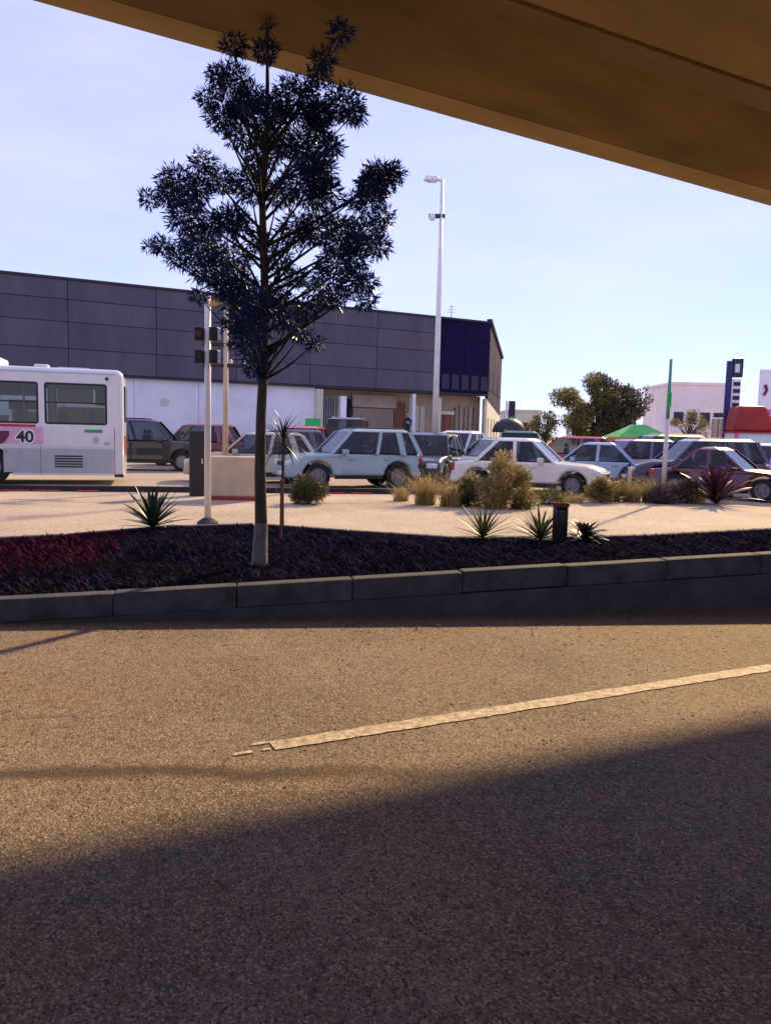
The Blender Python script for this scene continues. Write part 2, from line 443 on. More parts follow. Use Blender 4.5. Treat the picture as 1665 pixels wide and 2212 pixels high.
# edge line as seen, and the direction whose shadow runs with the lane
r1, r2 = ray(70, 0), ray(1665, 445)
Np = r1.cross(r2)
best = None
for k in range(2000, 3200):
    th = R(k/100)
    gsl = -(Np.x*math.cos(th)+Np.y*math.sin(th))/Np.z
    ang = math.atan2(math.sin(th)-gsl*S37*math.cos(SUN_AZ), math.cos(th)-gsl*S37*math.sin(SUN_AZ))
    e = abs(ang-R(24.4))
    if best is None or e < best[0]: best = (e, th, gsl)
_, TH, GSL = best
mid = ray(840, 215)
SN = Vector((math.sin(SUN_AZ), math.cos(SUN_AZ), 0))*S37
nl = Vector((-math.sin(R(24.4)), math.cos(R(24.4)), 0))      # across the lane
P0 = 3.30*nl.y
ma = nl.dot(mid)/mid.y - nl.dot(SN)*mid.z/mid.y
DD = (P0 + nl.dot(SN)*EYE)/ma          # distance ahead at which the edge's shadow falls along the lane
E0 = Vector((0, 0, EYE))+mid*(DD/mid.y)
DE = Vector((math.cos(TH), math.sin(TH), GSL))
DN = Vector((-math.sin(TH), math.cos(TH), 0))

def t_of(x, y, dz):        # how far in from the edge a soffit feature lies
    r = ray(x, y); A = Matrix((r, -DE, -DN)).transposed()
    return (A.inverted() @ (E0+Vector((0, 0, dz))-Vector((0, 0, EYE))))[2]
TJ, TS = t_of(1400, 97, -.34), t_of(1640, 240, -.30)
print('joint', TJ, TS)
def deck_part(name, prof, s0, s1, m, parent, n=1):
    mb = MB()
    for i in range(n):
        a, b = s0+(s1-s0)*i/n, s0+(s1-s0)*(i+1)/n
        k = len(prof); base = len(mb.v)
        for s in (a, b):
            for t, z in prof:
                p = E0+DE*s+DN*t+Vector((0, 0, z)); mb.v.append(tuple(p))
        mb.f.append(tuple(range(base, base+k))); mb.f.append(tuple(range(base+k, base+2*k))[::-1])
        for q in range(k):
            j = (q+1) % k
            mb.f.append((base+q, base+k+q, base+k+j, base+j))
    return mb.build(name, m, parent)
via = empty('viaduct', (0, 0, 0), 0, 'brown concrete underside of the road viaduct overhead', 'viaduct')
deck_part('edge_beam', [(0, 0), (0, 1.0), (-.22, 1.0), (-.30, .35), (-.42, .30), (-.42, .0)], -34, 44, M['deck'], via)
deck_part('cantilever_slab', [(-.425, .004), (-.425, .33), (TS-.35, .95), (TS-.35, .72), (TS+.5, .50)], -34, 44, M['deck_shaded'], via)
deck_part('girder', [(TS+.02, -.20), (TS-.05, -.12), (TS-.10, .9), (TJ+.025, .9), (TJ+.025, -.32), (TJ+.05, -.34), (TS-.03, -.30), (TS+.02, -.26)], -34, 44, M['deck_shaded'], via)
for a_, b_ in ((-34, -5), (-5, 26), (26, 44)):
    deck_part('girder_segment', [(TJ-.025, -.35), (TJ-.025, .9), (TJ-3.6, .9), (TJ-3.6, -.35)], a_+.012, b_-.012, M['deck'], via)
deck_part('slab', [(TJ-3.62, .72), (TJ-3.62, .95), (TJ-6.6, .95), (TJ-6.6, .72)], -34, 44, M['deck_shaded'], via)  # unseen slab and second girder, added to cut sky light on the road
for a_, b_ in ((-34, -5), (-5, 26), (26, 44)):
    deck_part('girder_segment', [(TJ-6.62, -.35), (TJ-6.62, .9), (TJ-10.2, .9), (TJ-10.2, -.35)], a_+.012, b_-.012, M['deck'], via)
deck_part('cantilever_slab', [(TJ-10.22, .35), (TJ-10.22, .95), (TJ-12.6, .33), (TJ-12.6, .035)], -34, 44, M['deck_shaded'], via)
deck_part('edge_beam', [(TJ-12.61, 0), (TJ-12.61, .33), (TJ-12.7, .35), (TJ-12.8, 1.0), (TJ-13, 1.0), (TJ-13, 0)], -34, 44, M['deck'], via)
for s in (-14.0, 26.0):
    c = E0+DE*s+DN*(TJ-5.1); mb = MB()
    mb.box(-.7, .7, -2.6, 2.6, -.3, c.z-.36, Matrix.Translation((c.x, c.y, 0)) @ Matrix.Rotation(TH, 4, 'Z'))
    mb.build('pier', M['deck'], via, bevel=.12)

# ---------------------------------------------------------------- planted median
def hk(s): return .19+.0466*max(0, s+1.84)
QF, QT = 6.55, .17
def qback(s): return float(np.interp(s, [-6, -2.9, -1.2, .35, 1.6, 2.8, 5], [9.6, 10.5, 11.4, 11.3, 10.3, 9.5, 9.3]))
def hb(s): return hk(s)-.03-.15*min(1, max(0, s/5))
med = empty('planter_kerb', W(1.6, QF), A11, 'long dark concrete kerb wall edging the planted median', 'kerb')
def loc_sq(s, q, z): return (s-1.6, q-QF, z)
s = -16.0; k = 0
while s < 16:
    e = s+1.0; a, b = s+.0025, e-.0025
    mb = MB()
    j = random.uniform(-.006, .006)
    h0, h1 = hk(a)+j, hk(b)+j
    mb.hexa([loc_sq(a, QF+j, h0-.19), loc_sq(b, QF+j, h1-.19), loc_sq(b, QF+QT, h1-.19), loc_sq(a, QF+QT, h0-.19),
             loc_sq(a, QF+j+.012, h0), loc_sq(b, QF+j+.012, h1), loc_sq(b, QF+QT, h1), loc_sq(a, QF+QT, h0)])
    mb.build('kerb_stone', M['kerb'], med, bevel=random.uniform(.006, .02))
    s = e
mb = MB()
ss = [-1.84, 2, 5, 9, 16]
for a, b in zip(ss[:-1], ss[1:]):
    mb.hexa([loc_sq(a, QF-.012, -.1), loc_sq(b, QF-.012, -.1), loc_sq(b, QF+QT, -.1), loc_sq(a, QF+QT, -.1),
             loc_sq(a, QF-.012, hk(a)-.192), loc_sq(b, QF-.012, hk(b)-.192), loc_sq(b, QF+QT, hk(b)-.192), loc_sq(a, QF+QT, hk(a)-.192)])
mb.build('shade_plinth', M['shade_plinth'], med)  # added wedge under the kerb; its unlit face stands in for road shade
mb = MB()
grid_s = np.linspace(-16, 16, 60); grid_q = np.linspace(0, 1, 14)
idx = {}
for i, a in enumerate(grid_s):
    for j, t in enumerate(grid_q):
        q = (QF+QT+.002)+(qback(a)-.14-QF-QT)*t
        z = (hk(a)-.05)*(1-t)+(hb(a)-.03)*t+.03*math.sin(a*2.1+j)*math.sin(t*3.1)+random.uniform(-.012, .012)
        idx[i, j] = len(mb.v); mb.v.append(tuple(W(a, q, z)))
for i in range(len(grid_s)-1):
    for j in range(len(grid_q)-1):
        mb.f.append((idx[i, j], idx[i+1, j], idx[i+1, j+1], idx[i, j+1]))
tag(mb.build('planting_bed', M['soil'], smooth=True), kind='structure')
mb = MB()   # back kerb of the bed
back = empty('back_kerb', W(1.6, 9.3), A11, 'pale low kerb on the far side of the planted bed', 'kerb')
def loc2(s, q, z): return (s-1.6, q-9.3, z)
s = -16.0
while s < 16:
    e = s+1.25; a, b = s+.008, e-.008; mb = MB(); qa, qb = qback(a), qback(b)
    mb.hexa([loc2(a, qa-.13, -.05), loc2(b, qb-.13, -.05), loc2(b, qb, -.05), loc2(a, qa, -.05),
             loc2(a, qa-.13, hb(a)), loc2(b, qb-.13, hb(b)), loc2(b, qb, hb(b)), loc2(a, qa, hb(a))])
    mb.build('kerb_stone', M['kerb'], back, bevel=.012)
    s = e

def blades(name, P, h, w, lean, m, n_seg=2, label=None, cat=None, kind=None, parent=None):
    """P: base points (n,3); each a bent tapering blade"""
    n = len(P); P = np.asarray(P)
    az = rng.uniform(0, 2*np.pi, n); hh = h*rng.beta(2.2, 1.8, n)*1.35; ll = lean*rng.uniform(.1, 1.3, n)*hh
    d = np.stack([np.cos(az), np.sin(az), np.zeros(n)], 1); sd = np.stack([-np.sin(az), np.cos(az), np.zeros(n)], 1)
    V = []
    ks = n_seg+1
    for i in range(ks):
        t = i/n_seg
        c = P + d*(ll*t**2)[:, None] + np.array([0, 0, 1])*(hh*(t-.28*t*t*lean))[:, None]
        ww = w*(1-t)**.7*.5+.0008
        V += [c-sd*ww, c+sd*ww]
    V = np.stack(V, 1).reshape(-1, 3)
    F = []
    b = np.arange(n)*ks*2
    for i in range(n_seg):
        F.append(np.stack([b+2*i, b+2*i+1, b+2*i+3, b+2*i+2], 1))
    o = link_mesh(name, raw_mesh(name, V, F4=np.concatenate(F)), m, parent)
    return tag(o, label, cat, kind=kind)
def bed_points(n, s0, s1, pred=None):
    out = []
    while len(out) < n:
        a = rng.uniform(s0, s1); t = rng.random(); q = QF+QT+.04+(qback(a)-.2-QF-QT)*t
        if pred and not pred(a, q): continue
        p = W(a, q, (hk(a)-.06)*(1-t)+(hb(a)-.04)*t); out.append(tuple(p))
    return out
def redzone(a, q): return (a < -1.4 and q > 7.7+.25*(a+3)) or rng.random() < .02
blades('ground_cover', bed_points(26000, -7, 9, lambda a, q: not redzone(a, q)), .085, .024, 1.1, M['cover'],
       label='dark low leafy ground cover filling the median bed', cat='ground cover', kind='stuff')
blades('purple_ground_cover', bed_points(9000, -8, 1.2, redzone), .11, .028, 1.0, M['cover_red'],
       label='dark purple red ground cover at the left end of the bed', cat='ground cover', kind='stuff')

# ---------------------------------------------------------------- trees and plants
def leaf_cloud(clusters, per, ln_, wd, droop=.1, radial=.8):
    """clusters: (center, radius). returns verts, quads: thin diamond leaves pointing outwards"""
    V, F = [], []; k = 0
    for c, r in clusters:
        n = int(per*(r/.3)**2)
        d = rng.normal(size=(n, 3)); d /= np.linalg.norm(d, axis=1)[:, None]
        rr = r*rng.random(n)**.45
        pos = np.array(c)+d*rr[:, None]*np.array([1, 1, .85])
        dirn = d*radial+rng.normal(size=(n, 3))*.45+np.array([0, 0, -droop])
        dirn /= np.linalg.norm(dirn, axis=1)[:, None]
        sd = np.cross(dirn, rng.normal(size=(n, 3))); sd /= np.linalg.norm(sd, axis=1)[:, None]
        L_ = ln_*rng.uniform(.6, 1.25, n)[:, None]; w_ = wd*rng.uniform(.7, 1.2, n)[:, None]
        q = np.stack([pos, pos+dirn*L_*.45+sd*w_*.5, pos+dirn*L_, pos+dirn*L_*.45-sd*w_*.5], 1)
        V.append(q.reshape(-1, 3))
        F.append(np.arange(n*4).reshape(n, 4)+k); k += n*4
    return np.concatenate(V), np.concatenate(F)
def bez(a, b, c, n=6):
    return [a*(1-t)**2+b*2*t*(1-t)+c*t*t for t in [i/n for i in range(n+1)]]

# the street tree in the bed
tb = at(560, 1216, 7.75); 
TY = tb.y
tree = empty('street_tree', (tb.x, tb.y, tb.z-.05), 0, 'tall slim young tree with dark spiky crown in the median bed', 'tree')
def tl(p): return Vector(p)-Vector((tb.x, tb.y, tb.z-.05))
tp = [(560, 1222), (561, 1130), (564, 1020), (566, 900), (568, 760), (572, 600), (570, 440), (574, 300), (578, 180), (577, 60)]
tw = [tl(at(x+(3.5*math.sin(i*1.9) if 0 < i < 8 else 0), y, TY+.04*math.sin(i*2))) for i, (x, y) in enumerate(tp)]
trad = [.082, .064, .055, .05, .046, .04, .033, .026, .018, .006]
MB().tube(tw, trad, 10).build('trunk', M['bark'], tree, smooth=True)
MB().tube([tw[0]+Vector((0, 0, .0)), tw[1]], [.086, .0665], 10, cap=False).build('limewash', M['bark_pale'], tree, smooth=True)
cl = [(505,100,.16),(500,175,.24),(470,165,.16),(450,215,.13),(545,215,.2),(575,110,.17),(577,55,.08),(580,250,.28),(640,215,.30),(690,250,.24),(740,225,.24),(765,245,.18),
      (700,130,.17),(735,70,.14),(690,165,.16),(480,255,.2),(520,290,.24),(575,330,.28),(645,310,.26),(700,320,.22),
      (440,350,.2),(385,395,.26),(370,420,.18),(430,410,.22),(480,390,.24),(540,400,.26),(600,420,.2),(650,400,.28),(700,420,.26),(690,370,.22),
      (400,470,.24),(350,530,.13),(325,530,.10),(390,550,.2),(440,520,.27),(450,580,.24),(500,480,.26),(505,560,.28),(520,620,.22),(480,620,.18),(430,640,.1),
      (560,520,.2),(600,560,.2),(640,500,.26),(690,490,.28),(740,510,.27),(790,500,.22),(815,530,.16),(820,385,.26),(850,375,.13),(800,430,.18),(830,470,.16),(800,400,.18),
      (720,570,.26),(770,560,.2),(760,610,.2),(790,610,.13),(690,630,.2),(720,640,.17),(640,600,.2),(600,640,.22),(560,660,.2),(620,690,.2),(650,720,.17),(680,740,.11),
      (545,710,.2),(530,690,.2),(540,760,.16),(515,740,.12),(545,800,.1),(500,650,.16),(660,670,.2)]
cc = []; extra = []
for x, y, r in cl:
    c = at(x, y, TY+random.uniform(-.75, .75)*(1-abs(x-575)/420))
    cc.append((tuple(tl(c)), r*random.uniform(.60, .82)))
    if r > .17 and random.random() < .55:
        c2 = Vector(cc[-1][0])+Vector((random.uniform(-.2, .2), random.uniform(-.3, .3), random.uniform(-.2, .2))); extra.append((tuple(c2), r*random.uniform(.35, .55)))
mb = MB()
zs = [v.z for v in tw]
for c, r in cc:
    c = Vector(c); zt = max(.9*c.z-.35, 1.9)
    i = max(j for j in range(len(zs)-1) if zs[j] <= min(zt, zs[-2]-.01))
    f = min(1, max(0, (zt-zs[i])/(zs[i+1]-zs[i]))); a = tw[i].lerp(tw[i+1], f)
    m_ = a.lerp(c, .55)+Vector((0, 0, -.08))
    mb.tube(bez(a, m_, c, 5), [.018, .015, .012, .009, .006, .003], 5, cap=False)
mb.build('branches', M['bark_dark'], tree, smooth=True)
V, F = leaf_cloud(cc+extra, 2000, .080, .016, .1, .6)
link_mesh('crown', raw_mesh('crown', V, F4=F), M['leaf'], tree)

def leaf_blade_mesh(name, L_, w, curl, fold=.25, n=6):
    V, F = [], []
    for i in range(n+1):
        t = i/n
        x = L_*(t-.12*t*t*curl); z = L_*(.55*t-curl*.55*t*t)
        ww = w*.5*(.65+.9*t-1.55*t**2.2) if t < 1 else .002
        V += [(x, -ww, z+fold*ww), (x, 0, z-fold*ww*.2), (x, ww, z+fold*ww)]
    for i in range(n):
        b = 3*i
        F += [(b, b+3, b+4, b+1), (b+1, b+4, b+5, b+2)]
    me = bpy.data.meshes.new(name); me.from_pydata(V, [], F)
    me.polygons.foreach_set('use_smooth', [True]*len(me.polygons))
    return me
def rosette(name, loc, L_, w, n, m, label, cat='plant', curl=.5, group=None, up=22, stem=None, partname='leaf'):
    root = empty(name, loc, random.uniform(0, 6), label, cat, group)
    z0 = 0
    if stem:
        MB().tube([(0, 0, -.05), (.01, .015, stem*.5), (0, 0, stem)], [.022, .018, .02], 7).build('stem', M['bark'], root, smooth=True); z0 = stem
    me = leaf_blade_mesh(partname, L_, w, curl); me.materials.append(m)
    for i in range(n):
        f = i/max(1, n-1)
        o = bpy.data.objects.new(partname, me); col.objects.link(o); o.parent = root
        tilt = R(up-f*66) if not stem else (R(60)-f*R(118))
        o.rotation_euler = (random.uniform(-.15, .15), tilt+random.uniform(-.12, .12), i*2.39996+random.uniform(-.2, .2))
        sc_ = random.uniform(.8, 1.1)*(1-.25*abs(f-.4)); o.scale = (sc_, sc_, sc_)
        o.location = (0, 0, z0+.02+.05*f)
    return root
def onbed(x, y, dz=0):      # a point on the bed surface under a picture point
    r = ray(x, y); best = None
    for i in range(400):
        Y = 6.8+i*.012; p = Vector((0, 0, EYE))+r*(Y/r.y); s_, q_ = SQ(p)
        t_ = max(0, min(1, (q_-QF)/(qback(s_)-QF))); e = abs(p.z-((hk(s_)-.05)*(1-t_)+(hb(s_)-.03)*t_))
        if best is None or e < best[0]: best = (e, p)
    p = best[1]; p.z += dz; return p
rosette('agave', onbed(330, 1143), .62, .095, 42, M['agave'], 'dark green agave rosette left of the pole in the bed', curl=.35, up=12)
rosette('yucca', onbed(1042, 1168), .48, .035, 60, M['yucca'], 'small spiky yucca tuft in the middle of the bed', curl=.3)
rosette('agave', onbed(1166, 1172), .46, .05, 46, M['yucca'], 'small dark agave left of the black bin', curl=.3)
rosette('agave', onbed(1264, 1172), .36, .09, 54, M['agave'], 'rounded dark agave right of the black bin', curl=.7)
yl = onbed(610, 1152)
yst = at(618, 962, yl.y).z-yl.z
rosette('yucca', yl, .52, .035, 50, M['agave'], 'thin stemmed yucca right of the street tree', curl=.75, stem=yst)
# black bin in the bed
bl = onbed(1207, 1176)
bn = empty('litter_bin', bl, 0, 'small black bin with brown rim in the bed', 'bin')
MB().lathe([(.075, -.04), (.088, 0), (.092, .40), (.088, .46)], n=18).build('body', M['black_paint'], bn, smooth=True)
MB().lathe([(.098, .455), (.102, .46), (.102, .505), (.096, .51), (.080, .512), (.078, .49)], n=18).build('rim', M['rust'], bn)

def gp(x, y): return gnd(x, y)
def grass(x, y, h, r, n, m, label, name='grass_clump', group=None, w=.013, lean=1.0):
    c = gp(x, y); a = rng.uniform(0, 6.28, n); rr = r*.45*np.sqrt(rng.random(n))
    P = np.stack([rr*np.cos(a), rr*np.sin(a), np.zeros(n)-.01], 1)
    o = blades(name, P, h, w, lean, m, 3, label, 'grass'); o.location = c
    if group: o['group'] = group
    return o
def bush(x, y, w, h, m, label, per=420, name='bush', ln_=.12, m2=None):
    c = gp(x, y); root = empty(name, c, 0, label, 'bush')
    cl_, cl2 = [], []
    for i in range(26):
        p = (random.uniform(-.5, .5)*w*.85, random.uniform(-.5, .5)*w*.7, h*(.12+.72*random.random()))
        k = 1-abs(p[0])/w
        (cl2 if (m2 and random.random() < .4) else cl_).append(((p[0], p[1], p[2]*k), random.uniform(.16, .30)*min(1, h)))
    V, F = leaf_cloud(cl_, per, ln_, .024, -.25, .6); link_mesh('foliage', raw_mesh('foliage', V, F4=F), m, root)
    if cl2:
        V, F = leaf_cloud(cl2, per, ln_, .024, -.25, .6); link_mesh('foliage', raw_mesh('foliage', V, F4=F), m2, root)
    mb = MB()
    for c_, r_ in cl_[:14]:
        mb.tube(bez(Vector((0, 0, -.02)), Vector((c_[0]*.3, c_[1]*.3, c_[2]*.6)), Vector(c_), 3), [.012, .009, .006, .003], 4, cap=False)
    mb.build('stems', M['bark'], root)
    return root
GR = 'dry grass clumps on the verge'
grass(918, 1090, .95, .5, 420, M['dry'], 'tall dry grass clump left of the bush on the verge', group=GR)
grass(972, 1094, .78, .5, 380, M['dry'], 'shorter dry grass clump beside the big bush', group=GR)
bush(1088, 1096, 1.35, 1.3, M['olive'], 'big olive and brown bush before the white car', 460, m2=M['dry'])
grass(1318, 1082, .8, .55, 420, M['olive'], 'olive green grass clump right of the white car', group=GR)
grass(1362, 1084, .72, .5, 380, M['dry'], 'dry grass clump around the short pale post', group=GR)
grass(1402, 1084, .80, .45, 340, M['olive'], 'olive grass clump left of the green sign pole', group=GR)
bush(1468, 1086, .85, .75, M['grey_leaf'], 'grey low bush right of the green sign pole', 420)
grass(1500, 1088, .55, .5, 260, M['dry'], 'low dry grass clump before the purple agave', group=GR)
rosette('agave', gp(1545, 1090), 1.25, .13, 60, M['agave_dark'], 'large dark purple agave before the crimson car', curl=.55, up=4)
bush(1012, 1092, .7, .75, M['green'], 'low green bush left of the big olive bush', 420, m2=M['dry'])
bush(1186, 1090, .75, .42, M['olive'], 'very low olive bush beneath the cream white car', 420, m2=M['green'])
bush(1296, 1086, .6, .62, M['olive'], 'yellowish bush at the nose of the cream white car', 420, m2=M['dry'])
bush(1428, 1088, .55, .5, M['grey_leaf'], 'small grey bush at the foot of the green topped pole', 420)
bush(668, 1088, .7, .72, M['olive_dark'], 'dark bush before the front wheel of the silver car', 420, m2=M['green'])
grass(1240, 1086, .35, .5, 200, M['dry'], 'short dry grass tuft under the nose of the cream white car', group=GR)
grass(1068, 1099, .6, .5, 260, M['dry'], 'dry grass tuft at the left foot of the big bush', group=GR)
grass(1124, 1099, .62, .5, 260, M['olive'], 'olive grass tuft at the right foot of the big bush', group=GR)
grass(866, 1082, .5, .4, 220, M['dry'], 'low dry grass clump by the wheel of the silver car', group=GR)

def far_tree(name, x, d, zc, w, h, m, label, m2=None, per=70, trunk=.12, ncl=36, ll=.2, lw=.07):
    c = at(x, 940, d); c.z = 0; root = empty(name, c, 0, label, 'tree')
    MB().tube([(0, 0, -.05), (.08, .05, zc*.4), (-.05, 0, zc*.8), (.1, 0, zc)], [trunk, trunk*.75, trunk*.6, trunk*.4], 8).build('trunk', M['bark'], root, smooth=True)
    A, B = [], []
    mb = MB()
    for i in range(ncl):
        t = random.uniform(0, 6.28); rr = math.sqrt(random.random())
        p = Vector((math.cos(t)*rr*w*.5, random.uniform(-.4, .4)*w*.6, zc+math.sin(t)*rr*h*.5))
        (B if (m2 and p.x < 0) else A).append((tuple(p), random.uniform(.3, .62)*h/3.2))
        mb.tube(bez(Vector((0, 0, zc*.6)), Vector((p.x*.4, p.y*.4, (zc*.6+p.z)/2+.2)), p, 4), [.05, .04, .03, .02, .01], 5, cap=False)
    mb.build('branches', M['bark'], root, smooth=True)
    if A:
        V, F = leaf_cloud(A, per, ll, lw, 0, .6); link_mesh('crown', raw_mesh('crown', V, F4=F), m, root)
    if B:
        V, F = leaf_cloud(B, per, ll, lw, 0, .6); link_mesh('crown', raw_mesh('crown', V, F4=F), m2, root)
    return root
far_tree('olive_tree', 1288, 46, 3.3, 4.6, 3.6, M['olive_dark'], 'broad dark tree behind the parked cars on the right', m2=M['olive'], ncl=64, per=150)  # paler leaves on the left half put its sunlit side into the colour
far_tree('shrub_tree', 1178, 44, 2.0, 1.8, 1.8, M['olive'], 'small brownish tree left of the broad dark tree', ncl=22)
far_tree('small_tree', 1368, 48, 4.2, 1.6, 1.6, M['green'], 'small green crown at the right of the broad dark tree', ncl=12)
far_tree('shrub_tree', 1487, 52, 2.6, 2.6, 1.8, M['olive'], 'low olive tree before the pale pink building', ncl=20)

# ---------------------------------------------------------------- kerb of the parking lot
pk = empty('parking_kerb', W(0, 19.75), A11, 'shade-dark kerb with red painted pieces before the bus', 'kerb')
s = -16.0; i = 0
while s < 14:
    mb = MB(); L_ = 1.0
    mb.box(s+.006, s+L_-.006, 0, .16, -.05, .14)
    mb.build('kerb_stone', M['black_kerb'], pk, bevel=.012)
    i += 1; s += L_
i = 0; s = -14.0
while s < -3.5:
    L_ = random.choice((.5, .9, .6))
    mb = MB(); mb.box(s, s+L_, -.14, -.006, -.03, .04); mb.build('red_base', M['red_paint'], pk, bevel=.01)
    s += L_+random.choice((.1, .25, .4))
for s in (2.2, 2.9): MB().box(s, s+.55, -.14, -.006, -.03, .04).build('red_base', M['red_paint'], pk, bevel=.01)

# ---------------------------------------------------------------- big building
BA = math.atan2(15, 29.3); B0 = Vector((-21.5, 43, 0))
bdir = Vector((math.cos(BA), math.sin(BA), 0)); bnr = Vector((math.sin(BA), -math.cos(BA), 0))   # outward
def wall(x, y):                       # (along, height) on the facade plane
    r = ray(x, y); o = Vector((0, 0, EYE)); k = (B0-o).dot(bnr)/r.dot(bnr); p = o+r*k
    return (p-B0).dot(bdir), p.z
bld = empty('warehouse', B0, BA, 'large dark slate clad warehouse with pale lower wall', 'building')
# local frame: x along facade, -y outward
aE, _ = wall(1055, 800); a945, _ = wall(945, 800)
ZT, ZB = 9.9, 4.5
for a0, a1, mname in ((-22, a945, 'cladding'), (a945, aE, 'navy')):
    pass
def panels(a0, a1, wd, rows, ms, y0=0.0, name='cladding_panel'):
    n = max(1, round((a1-a0)/wd)); w = (a1-a0)/n
    for i in range(n):
        for j, (z0, z1) in enumerate(rows):
            m = ms[(i*3+j*5) % len(ms)]
            o = MB().box(a0+i*w+.02, a0+(i+1)*w-.02, y0-.10+random.uniform(-.012, .012), y0+.0, z0+.02, z1-.02).build(name, m, bld)
rows = [(ZB+.12, 5.95), (5.95, 7.45), (7.45, 8.7), (8.7, ZT-.12)]
aJ, _ = wall(338, 700)
wdp = (a945-aJ)/4
panels(aJ-5*wdp, a945, wdp, rows, [M['cladding'], M['cladding_b']])
panels(a945+.08, aE, (aE-a945)/2.0, [(ZB+.12, 6.3), (6.3, 8.3), (8.3, ZT-.12)], [M['navy'], M['navy']])
MB().box(aJ-5*wdp, aE, .002, 10, ZB, ZT-.05).build('upper_mass', M['trim'], bld)
MB().box(aJ-5*wdp, aE, -.16, .4, ZT-.12, ZT+.02).build('coping', M['trim'], bld)
MB().box(aJ-5*wdp, aE, -.16, .3, ZB-.02, ZB+.10).build('soffit_flashing', M['trim'], bld)
MB().box(a945-.06, a945+.06, -.2, .0, ZB+.101, ZT-.121).build('vertical_flashing', M['trim'], bld)
# end bay: recedes from the corner, parapet chamfered
ce = B0+bdir*aE
E2 = at(1083, 800, 72)
ev = E2-ce; ev.z = 0; eL = ev.length; ea = math.atan2(ev.y, ev.x)-BA
Me = Matrix.Translation((aE, 0, 0)) @ Matrix.Rotation(ea, 4, 'Z')
mb = MB(); mb.prism([(.02, ZB-.2), (eL, 3.5), (eL, 8.6), (.02, ZT)], .0, .2, Me); mb.build('end_wall', M['navy'], bld)
mb = MB(); mb.prism([(0.0, ZT+.02), (eL, 8.62), (eL, 8.85), (0.0, ZT+.22)], -.15, .25, Me); mb.build('end_coping', M['trim'], bld)
mb = MB(); mb.prism([(.0, 0), (eL, 0), (eL, 3.5), (.0, ZB-.2)], .05, .22, Me); mb.build('end_lower_wall', M['cream_wall'], bld)
for k, (u0, u1) in enumerate(((.06, .30), (.34, .62), (.66, .94))):
    mb = MB(); mb.box(eL*u0, eL*u1, -.03, .0, 5.0, 6.6, Me); mb.build('window', M['navy'], bld)
for k in range(4):
    mb = MB(); mb.box(eL*(.1+.22*k), eL*(.1+.22*k)+.5, .0, .052, .1, 2.9, Me); mb.build('pilaster', M['tan_wall'], bld)
# navy bay: row of windows low in the cladding
w_ = (aE-a945)
for k in range(5):
    MB().box(a945+.3+w_*.19*k, a945+.3+w_*.19*k+w_*.14, -.14, -.101, 4.85, 5.9).build('window', M['navy_b'], bld)
# lower storey
def low(x0, x1, z0, z1, m, y0, y1, name, **kw):
    a, _ = wall(x0, 900); b, _ = wall(x1, 900)
    return MB().box(a, b, y0, y1, z0, z1).build(name, m, bld, **kw)
a680, _ = wall(682, 900)
n = 9; a00 = aJ-5*wdp; w_ = (a680-a00)/n
for i in range(n):
    MB().box(a00+i*w_+.012, a00+(i+1)*w_-.012, .10, .3, -.2, ZB-.02).build('wall_panel', M['grey_wall'], bld)
for k in (2, 5):
    MB().tube([(a00+k*w_, .03, .0), (a00+k*w_, .03, ZB-.05)], .06, 8).build('downpipe', M['steel'], bld)
vx, vz = wall(357, 868)
MB().tube([(vx, .06, vz), (vx, .12, vz)], .26, 14).build('wall_vent', M['steel'], bld)
low(682, 1055, -.2, ZB-.021, M['tan_wall'], 1.2, 1.5, 'recessed_wall')
low(682, 697, -.2, ZB-.1, M['cream_wall'], -.1, .35, 'column', bevel=.03)
low(734, 747, -.2, ZB-.5, M['sign_white'], -.1, .35, 'column', bevel=.03)
low(697.5, 733.5, .0, ZB-.6, M['grey_wall'], .9, 1.19, 'slatted_panel')
for k in range(7):
    low(699+k*5, 701.2+k*5, .1, ZB-.62, M['trim'], .82, .90, 'slat')
low(747.5, 772, .0, 3.9, M['opening'], 1.0, 1.19, 'doorway')
low(772.5, 868, 3.35, ZB-.3, M['tan_wall'], .85, 1.19, 'lintel')
sh = low(775, 864, .05, 3.3, M['shutter'], 1.0, 1.19, 'roller_shutter')
for k in range(16):
    low(775.5, 863.5, .1+k*.2, .1+k*.2+.13, M['shutter'], .965, .999, 'shutter_slat')
low(866, 890, .0, 3.8, M['brown_door'], 1.0, 1.19, 'side_door')
low(889, 896, -.2, ZB-.1, M['grey_wall'], -.1, .35, 'column', bevel=.03)
for k in range(3):
    low(899+k*12, 909+k*12, .2, 3.6, M['cream_wall'], 1.08, 1.19, 'wall_panel')
low(945, 951, -.2, ZB-.3, M['cream_wall'], -.1, .35, 'column', bevel=.03)
low(955, 995, 3.05, 3.3, M['cream_wall'], .9, 1.19, 'door_head')
for k in range(2):
    low(957.5+k*18, 974.5+k*18, .0, 3.02, M['brown_door'], 1.02, 1.19, 'door_leaf')
for k in range(5):
    low(999+k*10, 1006+k*10, -.1, 3.6+.1*(k % 2), M['tan_wall'] if k % 2 else M['shutter'], 1.02, 1.19, 'pilaster')
low(1050, 1055, -.2, ZB-.2, M['cream_wall'], .2, .6, 'column', bevel=.03)
low(690, 1056, -.3, 1.15, M['tan_wall'], -3.2, .098, 'terrace')
MB().box(aJ-5*wdp, aE-.2, .6, 10, ZT-.02, ZT+.05).build('roof', M['roofing'], bld)
ax, _ = wall(990, 690)
ant = MB(); ant.tube([(0, 0, 0), (0, 0, 1.05)], .035, 6)
for k in range(3): ant.tube([(-.32+.06*k, 0, .55+.2*k), (.32-.06*k, 0, .55+.2*k)], .02, 5)
